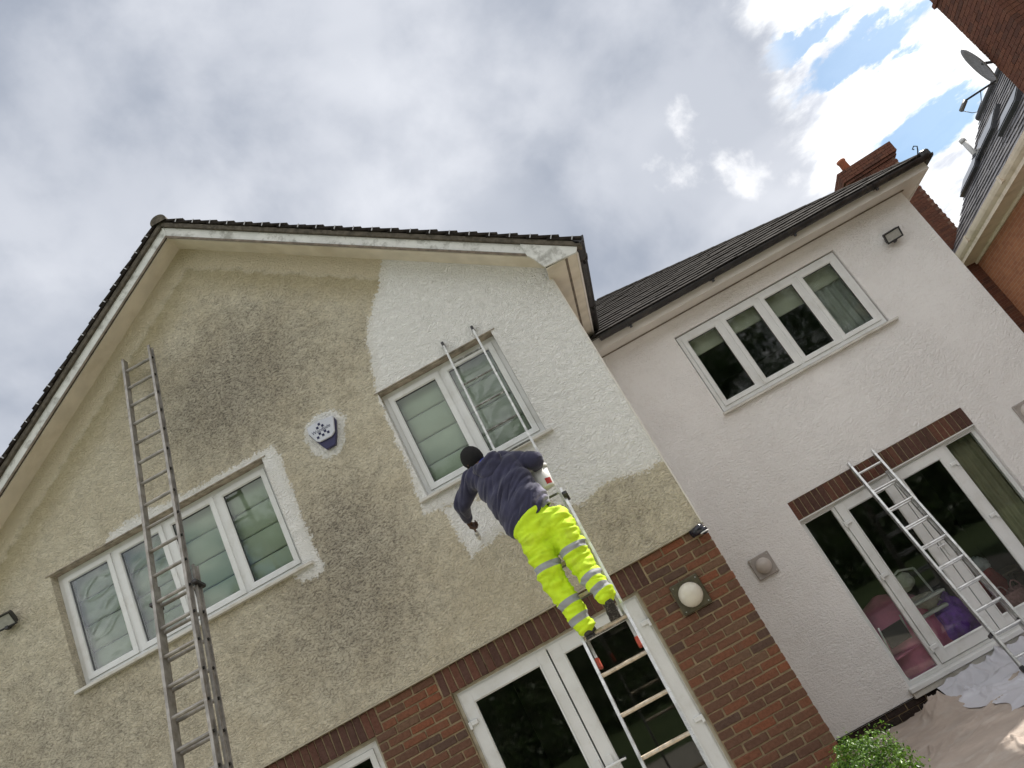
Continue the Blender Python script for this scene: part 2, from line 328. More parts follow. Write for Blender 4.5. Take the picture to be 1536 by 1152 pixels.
def grid_wall(xs, zs, y, openings, reveal):
    """sheet in an xz plane with openings and reveals; returns bmesh"""
    bm = bmesh.new()
    for (a, b, c, d) in openings:
        xs = list(xs)+[a, b]; zs = list(zs)+[c, d]
    def clean(v):
        v = sorted(v); out = [v[0]]
        for q in v[1:]:
            if q-out[-1] > 1e-4: out.append(q)
        return out
    xs, zs = clean(xs), clean(zs); V = {}
    def vt(i, j):
        if (i, j) not in V: V[(i, j)] = bm.verts.new((xs[i], y, zs[j]))
        return V[(i, j)]
    for i in range(len(xs)-1):
        for j in range(len(zs)-1):
            cx, cz = (xs[i]+xs[i+1])/2, (zs[j]+zs[j+1])/2
            if any(a < cx < b and c < cz < d for a, b, c, d in openings): continue
            bm.faces.new((vt(i, j), vt(i+1, j), vt(i+1, j+1), vt(i, j+1)))
    for (a, b, c, d) in openings:
        o = [(a, c), (b, c), (b, d), (a, d)]
        f = [bm.verts.new((p[0], y, p[1])) for p in o]; k = [bm.verts.new((p[0], y+reveal, p[1])) for p in o]
        for i in range(4): bm.faces.new((f[i], k[i], k[(i+1) % 4], f[(i+1) % 4]))
    return bm
ar = lambda a, b, s: list(np.arange(a, b, s))+[b]

# ---------------------------------------------------------------- ground
G = -0.35; D = 2.128; Z0 = 2.166
def mat_ground():
    mt = bpy.data.materials.new('lawn'); mt.use_nodes = True; t = NT(mt.node_tree); b = t.n['Principled BSDF']
    ob = t.node('ShaderNodeTexCoord').outputs['Object']
    c = t.mix(t.smooth(t.noise(ob, 0.6, 6), 0.3, 0.7), (0.035, 0.06, 0.015), (0.07, 0.10, 0.03)); t.put(b.inputs['Base Color'], c); b.inputs['Roughness'].default_value = 0.9
    return mt
tag(pyd('ground', [(-300, -300, G), (300, -300, G), (300, 300, G), (-300, 300, G)], [(0, 1, 2, 3)], mat_ground()), kind='structure')
def mat_patio():
    mt = bpy.data.materials.new('patio_slabs'); mt.use_nodes = True; t = NT(mt.node_tree); b = t.n['Principled BSDF']
    ob = t.node('ShaderNodeTexCoord').outputs['Object']; bk = t.node('ShaderNodeTexBrick'); t.put(bk.inputs['Vector'], ob)
    bk.inputs['Color1'].default_value = (0.42, 0.38, 0.32, 1); bk.inputs['Color2'].default_value = (0.36, 0.33, 0.28, 1); bk.inputs['Mortar'].default_value = (0.12, 0.11, 0.1, 1)
    bk.inputs['Scale'].default_value = 1; bk.inputs['Brick Width'].default_value = 0.6; bk.inputs['Row Height'].default_value = 0.6; bk.inputs['Mortar Size'].default_value = 0.008
    t.put(b.inputs['Base Color'], bk.outputs[0]); b.inputs['Roughness'].default_value = 0.85; return mt
tag(pyd('patio', [(-9, -9, G+.005), (6.5, -9, G+.005), (6.5, 2.3, G+.005), (-9, 2.3, G+.005)], [(0, 1, 2, 3)], mat_patio()), kind='structure')  # reaches out of view, enlarged and paled to bounce more light onto the walls

# ================================================================ HOUSE
house = tag(empty('house', (-3.4, 0, G)), 'rendered house with stained gable above red brick and a white wing beside it', 'house')
XA, ZA, SL, WL = -3.42, 7.567, 0.7205, -6.84       # verge soffit apex and slope; left corner of the gable
zr = lambda x: ZA - SL*abs(x-XA)
OH = -0.25                                          # front of the verge
W1 = (-5.868, -3.436, 3.56, 4.79); W2 = (-2.10, -0.805, 3.56, 4.79)
# gable wall sheet with paint / grime attributes
bm = grid_wall(ar(WL, 0, 0.05), ar(Z0, ZA+.02, 0.05), 0.0, [W1, W2], 0.13)
for nx in (SL, -SL):
    bmesh.ops.bisect_plane(bm, geom=bm.verts[:]+bm.edges[:]+bm.faces[:], plane_co=(XA, 0, ZA+.01), plane_no=Vector((nx, 0, 1)).normalized(), clear_outer=True)
# returns: corner, bottom drip
gw = mk('gable_wall', bm, M_GABLE, house); me = gw.data
co = np.zeros(len(me.vertices)*3); me.vertices.foreach_get('co', co); co = co.reshape(-1, 3)
wx, wz = co[:, 0], co[:, 2]
def w2(pts): return [(onY(u, v, 0)[0], onY(u, v, 0)[2]) for u, v in pts]
def sdf(poly):
    p = np.stack([wx, wz], 1); n = len(poly); dmin = np.full(len(wx), 9.0); ins = np.zeros(len(wx), bool)
    for i in range(n):
        a = np.array(poly[i]); b = np.array(poly[(i+1) % n]); e = b-a; q = p-a
        tt = np.clip((q@e)/(e@e), 0, 1); dmin = np.minimum(dmin, np.linalg.norm(q-tt[:, None]*e, axis=1))
        c = ((a[1] > p[:, 1]) != (b[1] > p[:, 1])) & (p[:, 0] < (b[0]-a[0])*(p[:, 1]-a[1])/(b[1]-a[1]+1e-12)+a[0]); ins ^= c
    return np.where(ins, dmin, -dmin)
main = w2([(572, 380), (568, 430), (553, 470), (549, 510), (557, 545), (561, 585), (573, 612), (590, 655), (612, 702), (624, 742), (634, 772), (668, 762), (720, 742), (800, 745), (862, 762), (885, 748), (905, 728), (940, 714), (972, 708), (996, 688)]) + [(0.05, 2.9), (0.05, 5.2), (-0.3, 5.6), (-1.5, 6.4)]
patch = w2([(664, 766), (684, 800), (708, 838), (742, 812), (752, 797), (772, 804), (810, 765), (760, 745), (700, 750)])
w1b = w2([(157, 809), (172, 792), (215, 768), (300, 728), (380, 682), (408, 666), (424, 690), (442, 740), (463, 800), (487, 848), (482, 862), (455, 874), (440, 866), (400, 720), (385, 706), (165, 830)])
alm = w2([(457, 640), (475, 618), (497, 612), (518, 624), (517, 655), (509, 681), (490, 689), (470, 681), (457, 662)])
pa = np.max([sdf(main), sdf(patch), sdf(w1b), sdf(alm)], axis=0)
def blob(u, v, r, s, asp=1.0):
    c = onY(u, v, 0); k = r*1.3/155.0
    return s*np.exp(-(((wx-c[0])/k)**2+((wz-c[2])/(k*asp))**2))
gr = 0.10 + 0.80*(blob(345, 570, 105, .62, 1.2)+blob(290, 640, 70, .35)+blob(420, 520, 110, .4)+blob(555, 830, 85, .55, 1.5)+blob(470, 960, 110, .52)+blob(500, 790, 60, .3)+blob(60, 1120, 150, .55)+blob(250, 1120, 90, .2)+blob(940, 770, 80, .45)+blob(560, 520, 60, .3)+blob(600, 960, 60, .1)+blob(150, 800, 60, .15))
tp = np.array([(zr(x)-z)*0.81 for x, z in zip(wx, wz)])
for n_, d_ in (('paint', pa), ('grime', gr), ('top', tp)):
    at = me.attributes.new(n_, 'FLOAT', 'POINT'); at.data.foreach_set('value', d_.astype(np.float32))
# plain carcass behind the sheets
bx('gable_side_wall', (-0.10, 0.0, 0.001, 9, Z0, 5.06), M_WING, house)
bx('gable_left_wall', (WL, WL+.1, 0.001, 9, G, 5.06), M_CORE, house)
bx('corner_bead', (-0.008, 0.004, -0.006, 0.003, Z0-.01, 4.96), M_SOFW, house)
bx('drip_bead', (WL, 0.003, -0.012, 0.03, Z0-.016, Z0-.002), M_MASTIC, house)
pyd('back_wall', [(WL, 9, G), (4.57, 9, G), (4.57, 9, 4.8), (0, 9, 5.05), (XA, 9, 7.5), (WL, 9, 5.05)], [(0, 1, 2, 3, 4, 5)], M_CORE, house)

# ---- brickwork of the ground floor
DOOR = (-2.66, -0.80, -0.16, 1.935); KIT = (-5.22, -3.42, 0.55, 1.93)
bm = grid_wall([WL, -0.004], [G, Z0-.016], 0.030, [DOOR, KIT], 0.12)
brick_wall = mk('brick_wall', bm, M_MORTAR, house)
bx('brick_return_wall', (-0.1, -0.002, 0.031, D, G, Z0-.02), M_MORTAR, house)
def brick_mesh(w, h, d=0.05):
    bm = bmesh.new(); box(bm, -w/2, w/2, 0, d, -h/2, h/2)
    bmesh.ops.bevel(bm, geom=bm.edges[:], offset=0.005, segments=1, affect='EDGES')
    for v in bm.verts: v.co += Vector((random.uniform(-1, 1), random.uniform(-1, 1)*.6, random.uniform(-1, 1)))*0.0028
    bmesh.ops.recalc_face_normals(bm, faces=bm.faces[:])
    me = bpy.data.meshes.new('brick'); bm.to_mesh(me); bm.free(); return me
S_ME = [brick_mesh(.211, .062) for _ in range(4)]; H_ME = [brick_mesh(.0985, .062) for _ in range(3)]; V_ME = [brick_mesh(.065, .215) for _ in range(4)]
for me_ in S_ME+H_ME: me_.materials.append(M_BRICK)
for me_ in V_ME: me_.materials.append(M_LINT)
far_bricks = []
def brick(me_, x, y, z, parent, w=None, full=.215):
    o = bpy.data.objects.new('brick', me_); col.objects.link(o); o.parent = parent; o.matrix_parent_inverse = parent.matrix_world.inverted()
    o.location = (x+random.uniform(-.0015, .0015), y+random.uniform(-.003, .003), z+random.uniform(-.0015, .0015)); o.rotation_euler = (random.uniform(-.01, .01), random.uniform(-.012, .012), random.uniform(-.01, .01))
    if w: o.scale = (w/full, 1, 1)
    return o
ztop = Z0-.022; yb = 0.020
def row(k, xr, xl, right_flush, individual):
    z = ztop-.0325-k*.075; x = xr; first = True
    while x > xl+.03:
        w = (.215 if k % 2 == 0 else .1025) if first else .215
        first = False
        if x-w < xl+.01 or x-w-.01-xl < .05: w = x-xl if x-xl < .26 else w
        w = min(w, x-xl)
        if w < .03: break
        if individual:
            if w < .13: brick(random.choice(H_ME), x-w/2, yb, z, brick_wall, w, .1025)
            else: brick(random.choice(S_ME), x-w/2, yb, z, brick_wall, w, .215)
        else: far_bricks.append((x-w/2, w, z))
        x -= w+.01
SOL_R, SOL_L = -0.662, -2.735       # ends of the soldier course over the door
KS_R, KS_L = -3.335, -5.31
nrow = int((ztop-G)/.075)
for k in range(nrow):
    up = k < 3
    row(k, 0.004, SOL_R+.01 if up else DOOR[1]+.004, True, k < 30)
    row(k, SOL_L-.01 if up else DOOR[0]-.004, KS_R+.01 if up else KIT[1]+.004, False, k < 15)
    if up: row(k, KS_L-.01, WL, False, False)
    elif ztop-.0325-k*.075 > KIT[2]: row(k, KIT[0]-.004, WL, False, False)
    else: row(k, KIT[1]-.006, WL, False, False)
bm = bmesh.new()
for x, w, z in far_bricks: box(bm, x-w/2, x+w/2, yb, yb+.05, z-.0325, z+.0325)
tag(mk('brick', bm, M_BRICKS, brick_wall), kind='stuff')
def soldiers(xl, xr, zc, y, parent):
    n = round((xr-xl)/.0755); p = (xr-xl)/n
    for i in range(n): brick(random.choice(V_ME), xl+p*(i+.5), y, zc, parent)
soldiers(SOL_L, SOL_R, ztop-.1075, yb-.001, brick_wall); soldiers(KS_L, KS_R, ztop-.1075, yb-.001, brick_wall)

# ---- windows
def window(x0, x1, z0, z1, y, n, sill=(0.02, 0.02), sill_y=-0.055, wall_y=0.0):
    bm = bmesh.new(); ring(bm, x0, x1, z0, z1, .052, y, y+.07)
    p = (x1-x0-.104+.046)/n
    for i in range(1, n):
        xm = x0+.052-.023+p*i; box(bm, xm-.023, xm+.023, y+.001, y+.069, z0+.05, z1-.05)
    fr = mk('window', bm, M_PVC, house)
    for i in range(n):
        a = x0+.052+p*i-.002; b = a+p-.046+.004
        bm = bmesh.new(); ring(bm, a, b, z0+.05, z1-.05, .058, y-.014, y+.045, .012); mk('sash', bm, M_PVC, fr)
        bm = bmesh.new(); ring(bm, a+.055, b-.055, z0+.105, z1-.105, .007, y+.006, y+.03, .003); mk('gasket', bm, M_BLACK, fr)
        bx('pane', (a+.052, b-.052, y+.016, y+.022, z0+.10, z1-.10), M_GLASS, fr)
    bm = bmesh.new()
    vs = [(sill_y, z0-.05), (sill_y, z0-.022), (wall_y+.05, z0-.004), (y+.06, z0-.002), (y+.06, z0-.05)]
    a = [bm.verts.new((x0-sill[0], yy, zz_)) for yy, zz_ in vs]; b = [bm.verts.new((x1+sill[1], yy, zz_)) for yy, zz_ in vs]
    bm.faces.new(a); bm.faces.new(b[::-1])
    for i in range(5): bm.faces.new((a[i], b[i], b[(i+1) % 5], a[(i+1) % 5]))
    mk('sill', bm, M_SILL, fr, bevel=.003)
    return fr
wA = window(-5.866, -3.438, 3.61, 4.775, .10, 4, (0.03, 0.10)); tag(wA, 'four-light white window with sage blinds in the stained render')
wB = window(-2.098, -0.807, 3.61, 4.775, .10, 2, (0.075, 0.06)); tag(wB, 'two-light white window behind the tops of a ladder')
for (a, b, c, d), f in ((W1, wA), (W2, wB)):
    bx('head_drip', (a-.045, b+.045, -.010, .004, d-.002, d+.006), M_LINING, f)
    bx('head_lining', (a+.002, b-.002, .004, .105, d-.012, d-.003), M_LINING, f)
wC = window(1.185, 3.42, 3.365, 4.46, D+.03, 4, (0.03, 0.10), D-.06, D); tag(wC, 'four-light white window under the eaves of the white wing')
kw = window(KIT[0]+.03, KIT[1]-.03, KIT[2]+.06, KIT[3]-.03, .09, 3); tag(kw, 'white kitchen window in the brickwork')
bm = bmesh.new(); ring(bm, KIT[0]+.002, KIT[1]-.002, KIT[2]+.03, KIT[3]-.002, .03, .075, .12, .004); mk('trim', bm, M_MASTIC, kw)

# ---- french doors
def leaf(x0, x1, z0, z1, y, w, wb, parent, hinge_x, hz):
    bm = bmesh.new(); ring(bm, x0, x1, z0, z1, .004, y+.003, y+.05, .001)
    gl = (x0+w, x1-w, z0+wb, z1-w)
    for b in ((x0, gl[0], z0, z1), (gl[1], x1, z0, z1), (gl[0], gl[1], z0, gl[2]), (gl[0], gl[1], gl[3], z1)): box(bm, b[0]+.0005, b[1]-.0005, y, y+.048, b[2]+.0005, b[3]-.0005)
    lf = mk('door_leaf', bm, M_PVC, parent)
    bm = bmesh.new(); ring(bm, gl[0]-.012, gl[1]+.012, gl[2]-.012, gl[3]+.012, .02, y-.007, y+.02, .012); mk('glazing_bead', bm, M_PVC, parent)
    bx('pane', (gl[0]+.003, gl[1]-.003, y+.014, y+.022, gl[2]+.003, gl[3]-.003), M_GLASS, parent)
    for z in hz:
        s = -1 if hinge_x < (x0+x1)/2 else 1
        bm = bmesh.new(); box(bm, min(hinge_x, hinge_x-s*.075), max(hinge_x, hinge_x-s*.075), y-.024, y-.001, z-.02, z+.02); box(bm, hinge_x-.012, hinge_x+.012, y-.03, y-.002, z-.045, z+.02)
        mk('hinge', bm, M_PVC, parent, bevel=.004)
    return lf
bm = bmesh.new(); ring(bm, DOOR[0]+.025, DOOR[1]-.025, DOOR[2], DOOR[3]-.022, .05, .085, .15)
fd = mk('french_door', bm, M_PVC, house); tag(fd, 'white french doors in the red brick behind the painter\'s ladder')
bm = bmesh.new(); ring(bm, DOOR[0]+.002, DOOR[1]-.002, DOOR[2]-.02, DOOR[3]-.002, .026, .07, .14, .004); mk('trim', bm, M_MASTIC, fd)
leaf(-2.615, -1.752, -.09, 1.885, .072, .105, .16, fd, -2.622, (1.63, .82, .05))
leaf(-1.738, -.845, -.09, 1.885, .072, .118, .16, fd, -.838, (1.665, .81, .05))
bm = bmesh.new(); box(bm, -1.80, -1.765, .052, .070, .70, .90); tube(bm, [(-1.782, .055, .82), (-1.782, .02, .82), (-1.70, .015, .822), (-1.64, .018, .818)], .010); mk('handle', bm, M_PVC, fd)
bm = bmesh.new(); box(bm, -1.690, -1.655, .052, .070, .70, .90); tube(bm, [(-1.672, .055, .82), (-1.672, .02, .82), (-1.60, .015, .822), (-1.55, .018, .818)], .010); mk('handle', bm, M_PVC, fd)

WD = (1.20, 3.45, -0.16, 1.866); WY = D+.055
bm = bmesh.new(); ring(bm, WD[0]+.005, WD[1]-.005, -.10, WD[3]-.012, .04, WY, WY+.07)
for x in (1.592, 3.030): box(bm, x, x+.036, WY+.001, WY+.069, -.07, WD[3]-.04)
wdr = mk('french_door', bm, M_PVC, house); tag(wdr, 'white glazed doors with sidelights in the white wing')
for a, b in ((1.24, 1.595), (3.062, 3.41)):
    bx('pane', (a, b, WY+.02, WY+.026, -.06, WD[3]-.05), M_GLASS, wdr)
    bm = bmesh.new(); ring(bm, a-.003, b+.003, -.065, WD[3]-.048, .012, WY-.004, WY+.02, .008); mk('glazing_bead', bm, M_PVC, wdr)
leaf(1.632, 2.325, -.055, 1.822, WY-.018, .105, .12, wdr, 1.618, (1.60, .95, .12))
leaf(2.335, 3.026, -.055, 1.822, WY-.018, .105, .12, wdr, 3.04, (1.60, .95, .12))
bm = bmesh.new(); box(bm, 2.362, 2.392, WY-.032, WY-.02, .80, 1.0); tube(bm, [(2.377, WY-.03, .93), (2.377, WY-.06, .93), (2.29, WY-.065, .93)], .009); mk('handle', bm, M_PVC, wdr)
bx('threshold', (1.17, 3.48, D-.07, WY+.07, -.15, -.101), M_PVC, wdr, .006)
bx('threshold', (1.18, 3.47, D-.045, WY+.05, -.21, -.152), M_SILL, wdr, .004)
bx('head_trim', (1.20, 3.45, D-.004, WY+.01, WD[3]-.012, WD[3]), M_PVC, wdr)

# ---- wing wall
PL = -.19
bm = grid_wall(ar(-.1, 4.57, .5), ar(PL, 4.712, .5), D, [(1.17, 3.435, 3.315, 4.475), (WD[0], WD[1], PL-.01, 2.092)], .14)
wing_wall = mk('wing_wall', bm, M_WING, house)
bx('wing_side_wall', (4.47, 4.57, D+.001, 9, G, 4.75), M_WING, house)
lint = bx('door_lintel', (1.19, 3.46, D+.012, D+.13, 1.8665, 2.0915), M_MORTAR, house)
soldiers(1.192, 3.458, 1.979, D+.002, lint)
plinth = bx('plinth', (-.1, 4.56, D+.02, D+.12, G, PL-.001), M_MORTAR, house)
PB = [brick_mesh(.215, .065) for _ in range(2)]
for me_ in PB: me_.materials.append(M_PLINTH)
for k in range(2):
    for i in range(20):
        x = .05+i*.225+(.11 if k else 0)
        if x < 4.5: brick(random.choice(PB), x, D+.008, PL-.042-.075*k, plinth)
bx('plinth_bead', (-.1, 1.19, D-.008, D+.02, PL-.006, PL+.003), M_GUT, house)
# downpipe past the far corner of the wing
bm = bmesh.new(); tube(bm, [(4.63, D+.2, 3.92), (4.63, D+.2, G)], .034, 12); dpipe = mk('downpipe', bm, mat('cream_pipe', (0.55, 0.49, 0.38), 0.5, var=.1), house, True)
bm = bmesh.new(); tube(bm, [(4.63, D+.2, 3.88), (4.63, D+.2, 4.02), (4.58, D+.2, 4.10)], .042, 12); mk('pipe_collar', bm, M_BLACK, dpipe, True)

# ---- verge, barge boards and eaves of the gable
def slope_pt(x, dz): return (x, zr(x)+dz)
XE = 0.30
for s in (1, -1):
    xe = -0.13 if s == 1 else WL-.30
    poly = [(XA, ZA+.024), (XA, ZA+.148), (xe, zr(xe)+.148), (xe, zr(xe)+.024)]
    bm = bmesh.new(); prism(bm, poly, OH, OH+.022); mk('bargeboard', bm, M_BARGE, house, bevel=.003)
    poly = [(XA, ZA-.006), (XA, ZA+.023), (xe, zr(xe)+.023), (xe, zr(xe)-.006)]
    bm = bmesh.new(); prism(bm, poly, OH-.012, OH-.001); mk('barge_trim', bm, M_TRIM, house)
    xs_ = 0.0 if s == 1 else WL
    bm = bmesh.new(); prism(bm, [(XA, ZA-.004), (XA, ZA+.010), (xs_, zr(xs_)+.010), (xs_, zr(xs_)-.004)], OH+.023, -.0005); mk('verge_soffit', bm, M_SOFF, house)
    # roof carcass, mortar bed
    xo = XE+.08 if s == 1 else WL-.38
    bm = bmesh.new(); prism(bm, [(XA, ZA+.149), (XA, ZA+.212), (xo, zr(xo)+.212), (xo, zr(xo)+.149)], OH-.03, OH+.06); mk('verge_mortar', bm, M_CLOAK, house, bevel=.004)
    pyd('roof_deck', [(XA, OH+.05, ZA+.2), (xo, OH+.05, zr(xo)+.2), (xo, 9, zr(xo)+.2), (XA, 9, ZA+.2)], [(0, 1, 2, 3)], M_TILE, house)
bx('apex_cover', (XA-.012, XA+.012, OH-.006, OH-.0005, ZA+.026, ZA+.14), M_BARGE, house)
# barge foot, boxed eaves on the right
bm = bmesh.new(); prism(bm, [(-.13, zr(-.13)+.1475), (-.13, zr(-.13)-.004), (-.085, zr(-.085)-.04), (-.035, 4.985), (.30, 4.955), (.335, 5.00), (.335, zr(.335)+.1475)], OH-.016, OH+.008); mk('barge_foot', bm, M_BARGE, house, bevel=.003)
bx('eaves_soffit', (-.03, .30, OH+.008, D-.02, 4.962, 4.975), M_SOFF, house)
bx('soffit_vent', (.175, .20, OH+.01, D-.02, 4.956, 4.9615), M_TRIM, house)
bx('fascia', (.30, .32, OH+.009, D-.02, 4.95, 5.13), M_SOFW, house)
def gutter(name, p0, p1, parent, r=.058, joints=1.1, side=None):
    p0, p1 = Vector(p0), Vector(p1); d = (p1-p0).normalized(); sx = d.cross(Vector((0, 0, 1))); bm = bmesh.new()
    def prof(p, rr): return [bm.verts.new(p+sx*math.cos(a)*rr+Vector((0, 0, math.sin(a)*rr))) for a in np.linspace(math.pi, 2*math.pi, 11)]
    a, b = prof(p0, r), prof(p1, r); c, e = prof(p0, r-.006), prof(p1, r-.006)
    for i in range(10):
        bm.faces.new((a[i], a[i+1], b[i+1], b[i])); bm.faces.new((c[i+1], c[i], e[i], e[i+1]))
    for q in (0, 10): bm.faces.new((a[q], b[q], e[q], c[q]))
    bm.faces.new(a); bm.faces.new(b)
    g = mk(name, bm, M_GUT, parent)
    L = (p1-p0).length; n = max(2, int(L/joints))
    for i in range(n):
        q = p0+d*(L*(i+.35)/n); bm = bmesh.new(); u, v = q-d*.03, q+d*.03
        A, B = prof(u, r+.008), prof(v, r+.008)
        for k in range(10): bm.faces.new((A[k], A[k+1], B[k+1], B[k]))
        bm.faces.new(A); bm.faces.new(B)
        box(bm, q.x-.014, q.x+.014, q.y-.014, q.y+.014, q.z-r-.035, q.z-r)
        mk('gutter_bracket', bm, M_GUT, g)
    return g
gutter('gutter', (.385, OH-.03, 5.085), (.385, D-.03, 5.085), house, .062, .8)
# verge tiles with clips, eaves tiles
roofp = pyd('gable_roof', [(XA, OH+.02, ZA+.235), (.40, OH+.02, zr(.40)+.235), (.40, 9, zr(.40)+.235), (XA, 9, ZA+.235), (WL-.4, OH+.02, zr(WL-.4)+.235), (WL-.4, 9, zr(WL-.4)+.235)], [(0, 1, 2, 3), (0, 3, 5, 4)], M_TILE, house)
bm = bmesh.new(); box(bm, -.165, .165, 0, .30, -.014, .014); bmesh.ops.bevel(bm, geom=bm.edges[:], offset=.004, segments=1, affect='EDGES')
VT = bpy.data.meshes.new('verge_tile'); bm.to_mesh(VT); bm.free(); VT.materials.append(M_TILE)
bm = bmesh.new(); box(bm, -.005, .005, -.010, -.002, -.024, .020); VC = bpy.data.meshes.new('verge_clip'); bm.to_mesh(VC); bm.free(); VC.materials.append(M_CLIP)
ang = math.atan(SL); LEN = (XE+.02-XA)/math.cos(ang); ntile = 22; gau = LEN/ntile
for s in (1, -1):
    for i in range(ntile):
        l = .06+gau*(i+.4)
        x = XA+s*l*math.cos(ang); z = zr(x)+.242+random.uniform(-.004, .004)
        o = bpy.data.objects.new('verge_tile', VT); col.objects.link(o); o.parent = roofp; o.matrix_parent_inverse = roofp.matrix_world.inverted()
        o.location = (x, OH-.045+random.uniform(-.006, .006), z); o.rotation_euler = (0, s*(ang-.10)+random.uniform(-.015, .015), random.uniform(-.02, .02))
        o = bpy.data.objects.new('verge_clip', VC); col.objects.link(o); o.parent = roofp; o.matrix_parent_inverse = roofp.matrix_world.inverted()
        l2 = l+gau*.42; x = XA+s*l2*math.cos(ang); o.location = (x, OH-.046, zr(x)+.242); o.rotation_euler = (0, s*ang, 0)
bm = bmesh.new()
for j in range(20):
    y0_ = OH-.06+j*.45; pr = []
    for y_, rr in ((y0_, .095), (y0_+.44, .09)):
        pr.append([bm.verts.new((XA+math.cos(a)*rr, y_, ZA+.205+math.sin(a)*rr*.85)) for a in np.linspace(-.25, math.pi+.25, 13)])
    for k in range(12): bm.faces.new((pr[0][k], pr[0][k+1], pr[1][k+1], pr[1][k]))
    bm.faces.new(pr[0]); bm.faces.new(pr[1])
tag(mk('ridge_tile', bm, M_CLOAK, roofp), kind='stuff')
bm = bmesh.new()
for j in range(9):
    y0_ = OH-.04+j*.30; box(bm, -.17, .17, y0_, y0_+.293, -.014, .014, Matrix.Translation((.27, 0, zr(.27)+.235)) @ Matrix.Rotation(ang-.08, 4, 'Y'))
tag(mk('eaves_tile', bm, M_TILE, roofp), kind='stuff')

# ---- wing roof: hipped, plain tiles
EY, EZ, EX = 1.80, 4.84, 4.86; HP = (-1.145, 1.0, .55); TANP = .55
wr_n = 3.9
roofw = pyd('wing_roof', [(-2, EY, EZ), (EX, EY, EZ), (EX+HP[0]*wr_n, EY+wr_n, EZ+TANP*wr_n), (-2, EY+wr_n, EZ+TANP*wr_n), (EX, EY+wr_n*2, EZ), (-2, EY+wr_n*2, EZ)], [(0, 1, 2, 3), (1, 4, 2), (3, 2, 4, 5)], M_TILE, house)
def mat_plain():
    mt = bpy.data.materials.new('plain_tile'); mt.use_nodes = True; t = NT(mt.node_tree); b = t.n['Principled BSDF']
    ge = t.node('ShaderNodeNewGeometry'); r_ = ge.outputs['Random Per Island']; pos = ge.outputs['Position']
    c = t.mix(r_, (0.022, 0.019, 0.019), (0.062, 0.05, 0.045)); c = t.mix(t.math('MULTIPLY', t.smooth(t.noise(pos, 14, 5, .65), .5, .72), .6), c, (0.115, 0.105, 0.08))
    t.put(b.inputs['Base Color'], c); b.inputs['Roughness'].default_value = 0.75
    bp = t.node('ShaderNodeBump'); bp.inputs['Strength'].default_value = .5; bp.inputs['Distance'].default_value = .005; t.put(bp.inputs['Height'], t.noise(pos, 80, 3)); t.put(b.inputs['Normal'], bp.outputs[0])
    return mt
M_PLAIN = mat_plain()
pit = math.atan(TANP); cg = .21
bm = bmesh.new(); box(bm, -.149, .149, 0, .40, -.012, .014); bmesh.ops.bevel(bm, geom=bm.edges[:], offset=.005, segments=1, affect='EDGES')
RT = bpy.data.meshes.new('roof_tile'); bmesh.ops.recalc_face_normals(bm, faces=bm.faces[:]); bm.to_mesh(RT); bm.free(); RT.materials.append(M_TILE)
for k in range(20):
    l = k*cg; y = EY+l*math.cos(pit); z = EZ+.028+l*math.sin(pit); xm = EX+HP[0]*(y-EY)
    x = .05+(.15 if k % 2 else 0)
    while x-.15 < xm-.04:
        w = min(1.0, (xm-(x-.15))/.30)
        o = bpy.data.objects.new('roof_tile', RT); col.objects.link(o); o.parent = roofw; o.matrix_parent_inverse = roofw.matrix_world.inverted()
        o.scale = (w, 1, 1); o.location = (x-.15+.15*w, y-.03+random.uniform(-.006, .006), z+random.uniform(-.003, .005)); o.rotation_euler = (pit-.07+random.uniform(-.008, .008), random.uniform(-.012, .012), random.uniform(-.008, .008)); x += .30
bm = bmesh.new(); rr = [];
for a in np.linspace(0, math.pi, 9): rr.append((math.cos(a)*.085, math.sin(a)*.06-.01))
fwd = [bm.verts.new((p[0], 0, p[1])) for p in rr]; bwd = [bm.verts.new((p[0]*.93, .23, p[1]*.93)) for p in rr]
for k in range(8): bm.faces.new((fwd[k], fwd[k+1], bwd[k+1], bwd[k]))
bm.faces.new(fwd)
HT = bpy.data.meshes.new('hip_tile'); bm.to_mesh(HT); bm.free(); HT.materials.append(M_TILE)
hv = Vector(HP).normalized(); q0 = hv.to_track_quat('Y', 'Z')
for i in range(25):
    o = bpy.data.objects.new('hip_tile', HT); col.objects.link(o); o.parent = roofw; o.matrix_parent_inverse = roofw.matrix_world.inverted()
    o.rotation_mode = 'QUATERNION'; o.rotation_quaternion = q0; o.location = Vector((EX-.02, EY+.02, EZ+.025))+hv*(i*.21)
bm = bmesh.new(); c0 = Vector((EX-.03, EY-.0, EZ+.05)); tube(bm, [c0, c0+Vector((.03, -.03, .06)), c0+Vector((.045, -.045, .10)), c0+Vector((.015, -.04, .125)), c0+Vector((-.015, -.03, .10)), c0+Vector((0, -.03, .085))], .008, 6); mk('hip_iron', bm, M_BLACK, roofw, True)
bm = bmesh.new(); box(bm, -.06, .06, -.05, .05, -.05, .07); mk('hip_end', bm, M_GUT, roofw, bevel=.02).location = (EX+.03, EY-.02, EZ+.0)
bx('wing_soffit', (0.002, 4.84, EY+.06, D+.02, 4.712, 4.724), M_SOFW, house)
bx('wing_soffit', (4.58, 4.84, D+.021, 9, 4.712, 4.724), M_SOFW, house)
bx('soffit_joint', (0.01, 4.60, D-.018, D-.001, 4.700, 4.711), M_TRIM, house)
bx('wing_fascia', (0.002, 4.86, EY+.035, EY+.058, 4.70, 4.87), M_SOFW, house)
bx('wing_fascia', (4.842, 4.862, EY+.0585, 9, 4.70, 4.87), M_SOFW, house)
gutter('gutter', (0.33, EY-.03, 4.835), (4.90, EY-.03, 4.835), house, .058, .95)
gutter('gutter', (4.925, EY-.03, 4.835), (4.925, 9, 4.835), house, .058, 1.6)

